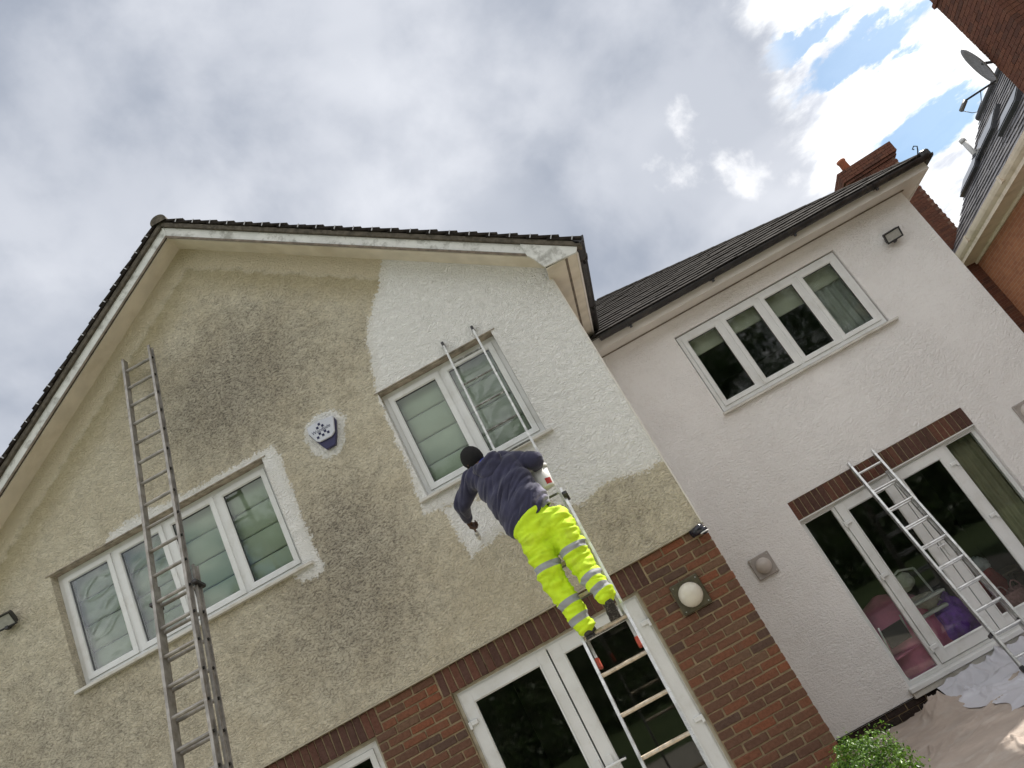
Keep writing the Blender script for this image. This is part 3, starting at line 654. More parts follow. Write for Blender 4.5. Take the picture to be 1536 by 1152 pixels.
# ---- rooms behind the glass
def room(x0, x1, y0, y1, z0, z1):
    bm = bmesh.new(); vs = box(bm, x0, x1, y0, y1, z0, z1)
    bm.faces.ensure_lookup_table(); bmesh.ops.delete(bm, geom=[f for f in bm.faces if abs(f.calc_center_median().y-y0) < 1e-4], context='FACES_ONLY')
    return mk('room', bm, M_ROOM, house)
room(-6.6, -3.0, .24, 3.6, 2.6, 5.0); room(-2.9, -.15, .24, 3.6, 2.6, 5.0)
room(-6.6, -3.0, .19, 4.2, -.15, 2.4); room(-2.95, -.15, .19, 4.6, -.15, 2.4)
room(.15, 4.4, D+.17, D+4.2, 2.55, 4.69); room(.15, 4.4, D+.17, D+4.6, -.15, 2.4)

# ================================================================ blinds and curtains
def fold_sheet(name, x0, x1, y, z0, z1, material, amp, wl, label, cat, group=None, parent=None):
    n = max(8, int((x1-x0)/wl*8)); vs = []; fs = []; ph = random.random()*6
    zs_ = np.linspace(z0, z1, 8)
    for j, z in enumerate(zs_):
        for i in range(n+1):
            x = x0+(x1-x0)*i/n; a = amp*(1-.35*j/7)
            vs.append((x+.006*math.sin(z*5+i), y+a*math.sin((x-x0)/wl*2*math.pi+ph+.25*math.sin(z*3))*(.75+.5*noise.noise((x*6, z*.7, 1))), z))
    for j in range(7):
        for i in range(n): a = j*(n+1)+i; fs.append((a, a+1, a+n+2, a+n+1))
    o = pyd(name, vs, fs, material, parent, True)
    md = o.modifiers.new('thickness', 'SOLIDIFY'); md.thickness = .003
    return tag(o, label, cat, group) if label else o
def roman(x0, x1, z0, z1, y, label):
    rt = tag(empty('roman_blind', ((x0+x1)/2, y, z0)), label, 'blind', 'sage blinds behind the gable windows')
    n = 4; h = (z1-z0)/n
    for i in range(n):
        a, b = z0+h*i+.002, z0+h*(i+1)-.002; vs = []; fs = []
        prof = [(0, .012), (.06, -.004), (.5, -.012), (.92, -.002), (1, .010)]
        for t_, d in prof:
            for k in range(9):
                x = x0+(x1-x0)*k/8; vs.append((x, y+d+.004*noise.noise((x*4, a*3, i)), a+(b-a)*t_+.003*noise.noise((x*5, i, 3))))
        for j in range(4):
            for k in range(8): q = j*9+k; fs.append((q, q+1, q+10, q+9))
        o = pyd('fold_panel', vs, fs, M_BLIND, rt, True); o.modifiers.new('t', 'SOLIDIFY').thickness = .004
    bx('head_rail', (x0, x1, y, y+.03, z1, z1+.03), M_PVC, rt)
p4 = (2.428-.104+.046)/4
for i, lb in enumerate(('sage blind in the window light next to the floodlight of the stained gable', 'sage blind in the window light left of the tall ladder', 'sage blind in the window light that the tall ladder crosses', 'sage blind in the window light nearest the alarm box')):
    a = -5.866+.052+p4*i; roman(a+.03, a+p4-.076, 3.66, 4.73, .215, lb)
p2 = (1.291-.104+.046)/2
for i, lb in enumerate(('sage blind behind the light above the painter\'s head', 'sage blind behind the light that the painter\'s ladder crosses')):
    a = -2.098+.052+p2*i; roman(a+.03, a+p2-.076, 3.66, 4.73, .215, lb)
M_CURT = mat('olive_curtain', (0.33, 0.30, 0.21), 0.9, var=.1, vscale=6); M_CURG = mat('grey_curtain', (0.42, 0.43, 0.40), 0.9, var=.1, vscale=5)
fold_sheet('curtain', 3.04, 3.46, WY+.16, -.12, 1.86, M_CURT, .03, .085, 'olive pleated curtain in the sidelight of the wing doors away from the gable', 'curtain')
fold_sheet('curtain', 1.16, 1.27, WY+.16, -.12, 1.86, M_CURG, .02, .06, 'thin grey curtain edge in the sidelight of the wing doors next to the gable', 'curtain')
fold_sheet('curtain', 2.99, 3.40, D+.22, 3.30, 4.50, M_CURG, .03, .10, 'grey curtain drawn to the side of the wing window', 'curtain')
M_ROLL = mat('ivory_roller_blind', (0.55, 0.54, 0.44), 0.85, var=.04)
for i in range(4):
    p_ = (2.235-.104+.046)/4; a = 1.185+.052+p_*i; dz = (.26, .25, .33, .27)[i]
    lb = ('half-lowered ivory roller blind in the wing window light next to the gable', 'ivory roller blind in the second wing window light from the gable', 'lowest-hanging ivory roller blind of the wing window', 'ivory roller blind above the grey curtain of the wing window')[i]
    rb = tag(empty('roller_blind', (a+.2, D+.2, 4.2)), lb, 'blind', 'ivory roller blinds of the wing window')
    bx('blind_cloth', (a, a+p_-.05, D+.172, D+.176, 4.44-dz, 4.44), M_ROLL, rb); bm = bmesh.new(); tube(bm, [(a, D+.185, 4.44-dz), (a+p_-.05, D+.185, 4.44-dz)], .011); mk('bottom_bar', bm, M_ROLL, rb, True)

def mat_film():
    mt = bpy.data.materials.new('masking_film'); mt.use_nodes = True; t = NT(mt.node_tree); t.n.clear()
    o = t.node('ShaderNodeOutputMaterial'); mx = t.node('ShaderNodeMixShader'); tr = t.node('ShaderNodeBsdfTransparent'); gl = t.node('ShaderNodeBsdfGlossy'); gl.inputs['Roughness'].default_value = .12
    fr = t.node('ShaderNodeFresnel'); fr.inputs[0].default_value = 1.45
    t.put(mx.inputs[0], t.math('MULTIPLY', fr.outputs[0], 1.6, clamp=True)); t.l.new(tr.outputs[0], mx.inputs[1]); t.l.new(gl.outputs[0], mx.inputs[2]); t.l.new(mx.outputs[0], o.inputs[0]); return mt
M_FILM = mat_film()
def film(x0, x1, z0, z1, y, seed, label):
    vs, fs = [], []; nx, nz = 40, 70
    for j in range(nz+1):
        for i in range(nx+1):
            x = x0+(x1-x0)*i/nx; z = z0+(z1-z0)*j/nz; e = min(i, nx-i, j, nz-j)/8.0
            q = Vector((x*3.0+z*1.5, z*6.5-x*2.5, seed)); h = max(0, 1-abs(noise.noise(q))*4)**2*.012+noise.noise(q*2.1)*.006
            vs.append((x, y-.003-max(0, h)*min(1, e), z))
    for j in range(nz):
        for i in range(nx): k = j*(nx+1)+i; fs.append((k, k+1, k+nx+2, k+nx+1))
    tag(pyd('plastic_film', vs, fs, M_FILM, None, True), label, 'film', 'clear masking film taped over window glass')
for i, lb in ((0, 'clear wrinkled film over the window light next to the floodlight of the stained gable'), (1, 'clear wrinkled film over the window light left of the tall ladder')):
    a = -5.866+.052+p4*i; film(a+.06, a+p4-.105, 3.715, 4.67, .098, i*3+1.5, lb)
a = -2.098+.052+p2; film(a+.06, a+p2-.105, 3.715, 4.67, .098, 9.2, 'clear wrinkled film over the window light that the painter\'s ladder crosses')

# ================================================================ ladders
def ladder(name, label, top, foot, secs, spacing, m_st, m_rg, group='aluminium extension ladders'):
    top, foot = Vector(top), Vector(foot); root = tag(empty(name, foot), label, 'ladder', group)
    a = (top-foot).normalized(); L = (top-foot).length; xv = (Vector((1, 0, 0))-a*a.x).normalized(); out = xv.cross(a)
    if out.y > 0: out = -out
    Mx = Matrix((xv.to_4d(), out.to_4d(), a.to_4d(), (0, 0, 0, 1))).transposed(); Mx[0][3], Mx[1][3], Mx[2][3] = foot; Mx[3] = (0, 0, 0, 1)
    for s in secs:
        l0, l1 = s['l0']*L, s['l1']*L; hw = s['hw']; off = s['off']; dp = s.get('dp', .062); th = s.get('th', .026); ms = s.get('ms', m_st); mr = s.get('mr', m_rg)
        for sg in (-1, 1):
            x0, x1 = sorted((sg*hw, sg*(hw-th))); xo = sg*hw
            bm = bmesh.new()
            box(bm, x0, x1, off-dp/2, off-dp/2+.010, l0, l1, Mx); box(bm, x0, x1, off+dp/2-.010, off+dp/2, l0, l1, Mx)
            w0, w1 = sorted((sg*(hw-th), sg*(hw-th+.010))); box(bm, w0, w1, off-dp/2+.0101, off+dp/2-.0101, l0, l1, Mx)
            mk('stile', bm, ms, root)
            if s.get('feet'):
                bm = bmesh.new(); box(bm, x0-.006, x1+.006, off-dp/2-.006, off+dp/2+.006, l0-.03, l0+.05, Mx); mk('rubber_foot', bm, s['feet'], root, bevel=.006)
            if s.get('cap'):
                bm = bmesh.new(); box(bm, x0-.004, x1+.004, off-dp/2-.004, off+dp/2+.004, l1-.045, l1+.012, Mx); mk('end_cap', bm, s['cap'], root, bevel=.006)
        l = l0+s.get('ph', .15)
        while l < l1-.05:
            bm = bmesh.new(); p0, p1 = Vector((-hw+th-.005, off, l)), Vector((hw-th+.005, off, l))
            tube(bm, [Mx @ p0, Mx @ p1], s.get('rr', .017), 8); mk('rung', bm, mr, root, False)
            if s.get('ferrule'):
                for sg in (-1, 1):
                    bm = bmesh.new(); tube(bm, [Mx @ Vector((sg*(hw-.016), off, l)), Mx @ Vector((sg*(hw+.002), off, l))], .013, 8); mk('ferrule', bm, M_BLACK, root)
            l += spacing
        for hz_ in s.get('hooks', ()):
            for sg in (-1, 1):
                bm = bmesh.new(); box(bm, sg*hw-.022, sg*hw+.022, off-dp/2-.03, off+dp/2+.05, hz_*L-.018, hz_*L+.018, Mx); mk('guide_bracket', bm, M_GUT, root, bevel=.006)
    return Mx, L
ladder('extension_ladder', 'tall dull grey extension ladder leaning against the stained gable', (-4.238, -.05, 6.53), (-4.255, -1.97, G),
       [dict(l0=.27, l1=1.0, hw=.172, off=.035, ferrule=True, ph=.20, dp=.07), dict(l0=0.004, l1=.612, hw=.205, off=-.045, ferrule=True, hooks=(.585,), ph=.06, dp=.07, feet=M_BLACK)], .255, M_ALUD, M_ALUD)
ML2, LL2 = ladder('extension_ladder', 'paint-splashed extension ladder that the painter stands on', (-1.12, -.055, 4.915), (-1.165, -1.50, G),
       [dict(l0=.36, l1=1.0, hw=.178, off=-.030, ph=.207, rr=.010, dp=.045, th=.020, feet=M_REDP, cap=M_GUT, ms=M_SPLAT, mr=M_DULL), dict(l0=.004, l1=.615, hw=.205, off=.030, ph=.049, rr=.015, th=.022, dp=.055, hooks=(.60,), feet=M_BLACK)], .30, M_ALU, M_RUNG)
ladder('extension_ladder', 'clean silver ladder leaning on the brick lintel of the wing doors', (2.16, D-.045, 2.125), (2.15, 1.36, G+.03),
       [dict(l0=.006, l1=1.0, hw=.165, off=.035, ph=.13, rr=.014, th=.024, dp=.05, cap=M_ALU, feet=M_BLACK), dict(l0=.10, l1=.90, hw=.15, off=-.035, ph=.136, rr=.012, th=.02, dp=.045, hooks=(.16,))], .25, M_ALU, M_ALU)

# ================================================================ painter
def V(u, v, y): return Vector(onY(u, v, y))
J = dict(head=V(709, 690, -.72), neck=V(729, 704, -.78), chest=V(754, 722, -.82), waist=V(785, 763, -.92), pelvis=V(812, 789, -.95),
         shL=V(709, 718, -.70), elL=V(693, 757, -.56), haL=V(701, 779, -.33), shR=V(753, 693, -.80), elR=V(803, 690, -.84), haR=V(799, 706, -.66),
         hipL=V(799, 803, -.97), knL=V(832, 873, -1.0), anL=V(876, 938, -1.03), hipR=V(836, 781, -.97), knR=V(872, 845, -1.03), anR=V(907, 891, -1.12))
def cone(bm, a, ra, b, rb):
    tube(bm, [a, b], [ra, rb], 14)
    for p, r_ in ((a, ra), (b, rb)): bmesh.ops.create_icosphere(bm, subdivisions=2, radius=r_, matrix=Matrix.Translation(p))
def chain(bm, pts):
    for (a, ra), (b, rb) in zip(pts, pts[1:]): cone(bm, a, ra, b, rb)
def ell(bm, c, u, a, d, ru, ra, rd):
    u, a = u.normalized(), a.normalized(); d = u.cross(a).normalized(); u = a.cross(d)
    Mx = Matrix((u.to_4d(), a.to_4d(), d.to_4d(), (0, 0, 0, 1))).transposed(); Mx[3] = (0, 0, 0, 1)
    for i in range(3): Mx[i][3] = c[i]
    bmesh.ops.create_icosphere(bm, subdivisions=3, radius=1, matrix=Mx @ Matrix.Diagonal((ru, ra, rd, 1)))
def remesh(bm, voxel, smooth_it):
    me = bpy.data.meshes.new('tmp'); bm.to_mesh(me); bm.free(); o = bpy.data.objects.new('tmp', me); col.objects.link(o)
    r_ = o.modifiers.new('r', 'REMESH'); r_.mode = 'VOXEL'; r_.voxel_size = voxel
    s_ = o.modifiers.new('s', 'SMOOTH'); s_.factor = .5; s_.iterations = smooth_it
    dg = bpy.context.evaluated_depsgraph_get(); out = bpy.data.meshes.new_from_object(o.evaluated_get(dg)); bpy.data.objects.remove(o)
    return out
def wrinkle(me, fn):
    nrm = [v.normal.copy() for v in me.vertices]
    for v, n in zip(me.vertices, nrm): v.co += n*fn(v.co)
    me.update()
person = tag(empty('person', (-1.16, -.95, 1.73)), 'painter in navy hoodie and yellow high-visibility trousers reaching left from a ladder', 'person')
lat = (J['shR']-J['shL']).normalized(); up_t = (J['neck']-J['pelvis']).normalized()
hu = (J['head']-J['neck']).normalized(); face = Vector((-.55, .80, -.22)).normalized(); fl = face.cross(hu).normalized()
# body: one continuous figure
bm = bmesh.new()
ell(bm, J['chest'], lat, up_t, None, .155, .20, .10); ell(bm, J['pelvis'], lat, up_t, None, .15, .14, .10); cone(bm, J['chest'], .11, J['pelvis'], .11)
chain(bm, [(J['chest']+up_t*.08, .07), (J['neck'], .058), (J['head']-hu*.03, .055)])
hc = J['head']
ell(bm, hc, fl, hu, None, .080, .114, .097); ell(bm, hc+face*.045-hu*.055, fl, hu, None, .055, .058, .05)
cone(bm, hc+face*.095-hu*.01, .011, hc+face*.112-hu*.035, .016)
ell(bm, hc+face*.092-hu*.068, fl, hu, None, .024, .008, .012); ell(bm, hc+face*.085+hu*.022, fl, hu, None, .05, .011, .014)
for s in (-1, 1):
    ell(bm, hc+fl*s*.078-hu*.015-face*.005, face, hu, None, .022, .032, .009)
for s in 'LR':
    chain(bm, [(J['sh'+s], .052), (J['el'+s], .042), (J['ha'+s]+(J['el'+s]-J['ha'+s])*.12, .030)])
    chain(bm, [(J['hip'+s], .085), (J['kn'+s], .06), (J['an'+s], .042)])
def hand(bm, wrist, fwd, palm_n, curl, thumb_side, k=1.0):
    fwd = fwd.normalized(); pn = (palm_n-fwd*palm_n.dot(fwd)).normalized(); side = fwd.cross(pn)*thumb_side
    pc = wrist+fwd*.048*k
    ell(bm, pc, side, fwd, None, .041*k, .050*k, .017*k); cone(bm, wrist-fwd*.02, .027, wrist+fwd*.02, .026)
    for i, (sx, ln) in enumerate(((.030, .94), (.010, 1.06), (-.010, 1.0), (-.029, .8))):
        p = pc+side*sx*k+fwd*.040*k; d = fwd.copy(); ax = fwd.cross(pn); pts = [(p, .0098*k)]
        for seg, an in zip((.044, .028, .022), curl):
            d = (Matrix.Rotation(R(an+i*3), 3, ax) @ d); p = p+d*seg*ln*k; pts.append((p, (.0092 if seg > .025 else .0082)*k))
        chain(bm, pts)
    p = wrist+fwd*.022*k+side*.034*k; d = (fwd*.65+side*.6+pn*.45).normalized(); q = p+d*.036*k; d2 = (fwd*.8-side*.05+pn*.6).normalized(); q2 = q+d2*.030*k; q3 = q2+(d2-side*.3).normalized()*.024*k
    chain(bm, [(p, .014*k), (q, .0115*k), (q2, .010*k), (q3, .0085*k)]); return pc
wl = J['haL']+Vector((.0, -.01, .0)); dl = Vector((-.10, .86, -.5))
pcL = hand(bm, wl, dl, Vector((.9, .2, -.45)), (48, 62, 40), 1)
wr = J['haR']; dr = Vector((-.35, .75, .1)); pcR = hand(bm, wr, dr, Vector((.1, .2, -1)), (50, 65, 45), -1)
M_SKIN = mat('dark_skin', (0.085, 0.045, 0.028), 0.5, var=.12, vscale=25)
body = link('body', remesh(bm, .0055, 3), None, person, True); body.data.materials.clear(); body.data.materials.append(M_SKIN)
# hair
bm = bmesh.new(); ell(bm, hc-face*.014+hu*.012, fl, hu, None, .092, .118, .106)
me_ = remesh(bm, .007, 2)
bm = bmesh.new(); bm.from_mesh(me_); bmesh.ops.bisect_plane(bm, geom=bm.verts[:]+bm.edges[:]+bm.faces[:], plane_co=hc+face*.052+hu*.03, plane_no=(face*.9-hu*.45).normalized(), clear_outer=True)
bmesh.ops.bisect_plane(bm, geom=bm.verts[:]+bm.edges[:]+bm.faces[:], plane_co=hc-hu*.10, plane_no=-hu, clear_outer=True)
for v in bm.verts: v.co += v.normal*.004*noise.noise(v.co*120)
mk('hair', bm, mat('black_hair', (0.006, 0.005, 0.005), 0.85, bump=.8, bscale=400), person, True)
for s in (-1, 1):
    bm = bmesh.new(); bmesh.ops.create_icosphere(bm, subdivisions=2, radius=.011, matrix=Matrix.Translation(hc+face*.084+fl*s*.031+hu*.004)); mk('eye', bm, mat('eye_white', (.6, .58, .55), .3), person, True)
# hoodie
bm = bmesh.new()
hemc = V(797, 779, -.94); hem_up = up_t
ell(bm, J['chest']+up_t*.02, lat, up_t, None, .240, .20, .150); ell(bm, (J['chest']+J['waist'])/2, lat, up_t, None, .240, .24, .150); ell(bm, J['waist'], lat, up_t, None, .238, .20, .152); ell(bm, J['waist']*.45+hemc*.55, lat, up_t, None, .232, .15, .152)
cone(bm, J['shL'], .098, J['shR'], .098); cone(bm, J['neck']-up_t*.02, .075, J['chest'], .12)
for s in 'LR':
    e, h, sh = J['el'+s], J['ha'+s], J['sh'+s]
    chain(bm, [(J['chest']*.4+sh*.6, .11), (sh, .096), (sh*.5+e*.5, .083), (e, .076), (e*.45+h*.55, .064), (e*.1+h*.9, .048)])
# hood lying on the nape
hb = J['neck']-face*.02+Vector((.03, -.085, -.015))
me_ = remesh(bm, .010, 4)
hem_n = (V(770, 812, -.94)-V(822, 757, -.94)).cross(Vector((0, 1, 0))).normalized()
if hem_n.dot(up_t) > 0: hem_n = -hem_n
bm = bmesh.new(); bm.from_mesh(me_)
bmesh.ops.bisect_plane(bm, geom=bm.verts[:]+bm.edges[:]+bm.faces[:], plane_co=V(796, 787, -.94), plane_no=hem_n, clear_outer=True)
me_ = bpy.data.meshes.new('hoodie'); bm.to_mesh(me_); bm.free()
def hw_(p):
    t_ = (p-J['pelvis']).dot(up_t); l_ = (p-J['pelvis']).dot(lat)
    f = noise.noise(Vector((l_*5+t_*4, t_*17-l_*9, p.y*5)))*.015-max(0, 1-abs(noise.noise(Vector((l_*3, t_*9-l_*7, p.y*3+2))))*6)*.010 + noise.noise(Vector((l_*11, t_*30-l_*14, p.y*9+4)))*.005
    return f*(1.1 if t_ < .42 else .75)
wrinkle(me_, hw_)
def mat_hoodie():
    mt = bpy.data.materials.new('navy_fleece'); mt.use_nodes = True; t = NT(mt.node_tree); b = t.n['Principled BSDF']
    ge = t.node('ShaderNodeNewGeometry').outputs['Position']
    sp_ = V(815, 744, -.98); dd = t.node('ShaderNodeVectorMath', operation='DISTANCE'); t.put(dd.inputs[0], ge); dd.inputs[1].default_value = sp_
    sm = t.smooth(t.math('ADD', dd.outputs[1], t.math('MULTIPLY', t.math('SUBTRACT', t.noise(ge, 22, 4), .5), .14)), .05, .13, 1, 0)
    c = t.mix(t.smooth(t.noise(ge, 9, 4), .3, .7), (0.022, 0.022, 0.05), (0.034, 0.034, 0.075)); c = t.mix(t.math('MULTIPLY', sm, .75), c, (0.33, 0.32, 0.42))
    t.put(b.inputs['Base Color'], c); b.inputs['Roughness'].default_value = .95; b.inputs['Sheen Weight'].default_value = .25
    bp = t.node('ShaderNodeBump'); bp.inputs['Strength'].default_value = .4; bp.inputs['Distance'].default_value = .006; t.put(bp.inputs['Height'], t.noise(ge, 70, 4)); t.put(b.inputs['Normal'], bp.outputs[0]); return mt
ho = link('hoodie', me_, None, person, True); ho.data.materials.clear(); ho.data.materials.append(mat_hoodie())
ho.modifiers.new('t', 'SOLIDIFY').thickness = .006
bm = bmesh.new(); ring_c = J['neck']+hu*.035
tube(bm, [ring_c+fl*math.cos(a)*.078+face*math.sin(a)*.078-hu*(.0 if math.sin(a) < 0 else .02)+lat*.008 for a in np.linspace(0, 2*math.pi, 17)], .022, 8, False); mk('collar', bm, mat('bright_blue_cloth', (0.012, 0.045, 0.38), .85, var=.2, vscale=40), person, True)
bm = bmesh.new(); hb = J['neck']-face*.02+Vector((.035, -.10, -.02))
ell(bm, hb-up_t*.03, lat, up_t, None, .125, .085, .055); ell(bm, hb+up_t*.03, lat, up_t, None, .13, .045, .06); cone(bm, hb-lat*.10+up_t*.03, .042, J['neck']-lat*.09+face*.03, .036); cone(bm, hb+lat*.10+up_t*.03, .042, J['neck']+lat*.09+face*.03, .036)
me_ = remesh(bm, .008, 4); wrinkle(me_, lambda p: noise.noise(p*16)*.010+noise.noise(p*38)*.004)
hd_ = link('hood', me_, None, person, True); hd_.data.materials.clear(); hd_.data.materials.append(ho.data.materials[0])
bm = bmesh.new(); ell(bm, V(723, 694, -.855), lat, up_t, None, .058, .018, .03); me_ = remesh(bm, .006, 2); wrinkle(me_, lambda p: noise.noise(p*60)*.006); cl_ = link('collar', me_, None, person, True); cl_.data.materials.clear(); cl_.data.materials.append(mat('bright_blue_cloth', (0, 0, 0)))
# trousers
bm = bmesh.new()
pl = (J['hipR']-J['hipL']).normalized(); pu = Vector((0, 0, 1)).lerp(up_t, .7)
wst = V(796, 782, -.95)
ell(bm, J['pelvis']-up_t*.02, pl, pu, None, .185, .165, .145); cone(bm, wst, .135, J['pelvis'], .14)
ell(bm, wst, lat, up_t, None, .19, .07, .14)
for s in 'LR':
    hp, kn, an = J['hip'+s], J['kn'+s], J['an'+s]
    chain(bm, [(hp, .125), (hp*.5+kn*.5, .118), (kn, .103), (kn*.5+an*.5, .094), (an, .080)])
me_ = remesh(bm, .0085, 5)
cuts = []
bm = bmesh.new(); bm.from_mesh(me_)
me_ = bpy.data.meshes.new('trousers'); bm.to_mesh(me_); bm.free()
def leg_t(p):
    best = None
    for s in 'LR':
        for k, (a, b) in enumerate(((J['hip'+s], J['kn'+s]), (J['kn'+s], J['an'+s]))):
            ab = b-a; t_ = max(0, min(1, (p-a).dot(ab)/ab.length_squared)); d = (p-(a+ab*t_)).length
            if best is None or d < best[0]: best = (d, s, k, (p-a).dot(ab)/ab.length, ab.length)
    return best
def tw(p):
    d, s, k, l, L_ = leg_t(p); q = Vector((p.x*7, p.y*7, p.z*22+(3 if s == 'L' else 0)))
    q2 = Vector((p.x*16+p.z*8, p.y*12, p.z*34))
    k_ = 1-max(0, min(1, (p-J['pelvis']).dot(up_t)/.08))*.9
    return k_*(noise.noise(q)*.016+noise.noise(q2)*.010-max(0, 1-abs(noise.noise(Vector((p.x*5+p.z*3, p.y*5, p.z*13+7))))*5)*.010)
bands = {0: (.70,), 1: (.50, .86)}
bd = []
for v in me_.vertices:
    d, s, k, l, L_ = leg_t(v.co); b_ = -1.0
    for c_ in bands[k]: b_ = max(b_, .026-abs(l-c_*L_))
    if (v.co-J['pelvis']).dot(up_t) > -.06: b_ = -1
    bd.append(b_)
wrinkle(me_, tw)
at = me_.attributes.new('band', 'FLOAT', 'POINT'); at.data.foreach_set('value', np.array(bd, np.float32))
def mat_hivis():
    mt = bpy.data.materials.new('high_visibility_cloth'); mt.use_nodes = True; t = NT(mt.node_tree); b = t.n['Principled BSDF']
    ge = t.node('ShaderNodeNewGeometry').outputs['Position']; f = t.smooth(t.node('ShaderNodeAttribute', attribute_name='band').outputs['Fac'], -.002, .002)
    c = t.mix(t.smooth(t.noise(ge, 8, 4), .35, .75), (0.60, 0.83, 0.012), (0.48, 0.68, 0.012))
    c = t.mix(t.math('MULTIPLY', t.smooth(t.noise(ge, 5, 5, .6), .56, .72), .35), c, (0.42, 0.45, 0.05)); c = t.mix(f, c, (0.30, 0.31, 0.32))
    t.put(b.inputs['Base Color'], c); b.inputs['Roughness'].default_value = .75
    bp = t.node('ShaderNodeBump'); bp.inputs['Strength'].default_value = .35; bp.inputs['Distance'].default_value = .008; t.put(bp.inputs['Height'], t.noise(ge, 38, 4)); t.put(b.inputs['Normal'], bp.outputs[0]); return mt
M_HV = mat_hivis()
tr = link('trousers', me_, None, person, True); tr.data.materials.clear(); tr.data.materials.append(M_HV)
# pocket flap on the seat, thigh pocket
#bm = bmesh.new(); pf = V(817, 774, -1.085); box(bm, -.07, .07, -.006, .006, -.018, .018, Matrix.Translation(pf) @ Matrix.Rotation(R(-4), 4, 'Y') @ Matrix.Rotation(R(12), 4, 'X')); mk('pocket_flap', bm, M_HV, person, bevel=.005)
# shoes
M_SHOE = mat('grey_shoe', (0.05, 0.045, 0.042), .8, var=.3, vscale=30); M_SOLE = mat('dark_sole', (0.025, 0.023, 0.022), .75, bump=.8, bscale=120, dirt=(.35, .33, .3), dscale=40, damt=.5)
for s, heel, toe, su in (('R', J['anR']+Vector((0, -.02, -.055)), Vector((-1.055, -.895, 1.755)), Vector((0, .72, .70))), ('L', J['anL']+Vector((0, -.02, -.075)), Vector((-1.25, -.83, 1.765)), Vector((0, .05, 1)))):
    fd_ = (toe-heel).normalized(); su = (su-fd_*su.dot(fd_)).normalized(); sl_ = fd_.cross(su)
    bm = bmesh.new(); ell(bm, heel+fd_*.02+su*.02, sl_, fd_, None, .038, .05, .042); ell(bm, heel*.4+toe*.6+su*.018, sl_, fd_, None, .047, .10, .036); chain(bm, [(J['an'+s], .045), (heel+fd_*.05+su*.03, .042), (heel*.5+toe*.5+su*.02, .038)])
    me_ = remesh(bm, .007, 2); sh = link('shoe', me_, None, person, True); sh.data.materials.clear(); sh.data.materials.append(M_SHOE)
    bm = bmesh.new(); pts = []
    for t_, w_ in ((-.03, .012), (-.022, .026), (.02, .036), (.09, .031), (.15, .042), (.21, .045), (.25, .035), (.27, .014)): pts.append((t_, w_))
    lo = [heel+fd_*t_+sl_*w_-su*.028 for t_, w_ in pts]+[heel+fd_*t_-sl_*w_-su*.028 for t_, w_ in pts[::-1]]
    A = [bm.verts.new(p) for p in lo]; B = [bm.verts.new(p+su*.020) for p in lo]; bm.faces.new(A); bm.faces.new(B[::-1])
    for i in range(len(A)): bm.faces.new((A[i], B[i], B[(i+1) % len(A)], A[(i+1) % len(A)]))
    mk('sole', bm, M_SOLE, sh)
    an = J['an'+s]; leg = (J['an'+s]-J['kn'+s]).normalized()
# brush in the left hand, against the wall
bt = pcL+Vector((.012, .05, -.02)); tip = Vector((bt.x-.03, -.012, bt.z-.10)); bd_ = (tip-bt).normalized(); b0 = bt-bd_*.07
br = tag(empty('paint_brush', tip), 'small paint brush held against the wall in the painter\'s left hand', 'brush')
bm = bmesh.new(); tube(bm, [b0, b0.lerp(tip, .35), b0.lerp(tip, .6)], [.007, .011, .009]); mk('handle', bm, mat('brush_wood', (.12, .06, .03), .5, var=.2), br, True)
bm = bmesh.new(); tube(bm, [b0.lerp(tip, .58), b0.lerp(tip, .74)], [.018, .022]); mk('ferrule', bm, M_ALU, br, True)
bm = bmesh.new(); tube(bm, [b0.lerp(tip, .73), b0.lerp(tip, .9), tip], [.021, .023, .012]); mk('bristles', bm, mat('wet_bristle', (.6, .59, .55), .6, var=.2), br, True)
# paint bucket hooked on the ladder
bc = Vector((-1.05, -.70, 2.945)); bk = tag(empty('paint_bucket', bc), 'white plastic paint bucket with a red label hanging on the painter\'s ladder', 'bucket')
def lathe(bm, c, prof, n=28):
    rs = [[bm.verts.new((c.x+math.cos(2*math.pi*k/n)*r_, c.y+math.sin(2*math.pi*k/n)*r_, c.z+z)) for k in range(n)] for r_, z in prof]
    for a, b in zip(rs, rs[1:]):
        for k in range(n): bm.faces.new((a[k], a[(k+1) % n], b[(k+1) % n], b[k]))
    return rs
bm = bmesh.new(); rs = lathe(bm, bc, [(.078, 0), (.080, .004), (.094, .19), (.090, .19), (.078, .01)]); bm.faces.new(rs[0][::-1]); bm.faces.new(rs[-1]); mk('pail', bm, mat('white_bucket_plastic', (.74, .74, .72), .4, var=.05), bk, True)
bm = bmesh.new(); lathe(bm, bc, [(.094, .165), (.102, .168), (.102, .194), (.093, .194)]); mk('rim', bm, mat('white_bucket_plastic', (.74, .74, .72)), bk, True)
bm = bmesh.new()
for k in range(3):
    a0, a1 = R(-70+k*14), R(-56+k*14)
    bm.faces.new([bm.verts.new((bc.x+math.cos(a)*r_, bc.y+math.sin(a)*r_, bc.z+z)) for a, r_, z in ((a0, .0825, .015), (a1, .0825, .015), (a1, .0865, .065), (a0, .0865, .065))])
mk('label', bm, mat('red_label', (.42, .03, .03), .5), bk)
bm = bmesh.new(); tube(bm, [bc+Vector((math.cos(a)*.1, .02, .18+math.sin(a)*.13)) for a in np.linspace(0, math.pi, 13)], .003, 6); mk('handle', bm, M_ALU, bk, True)

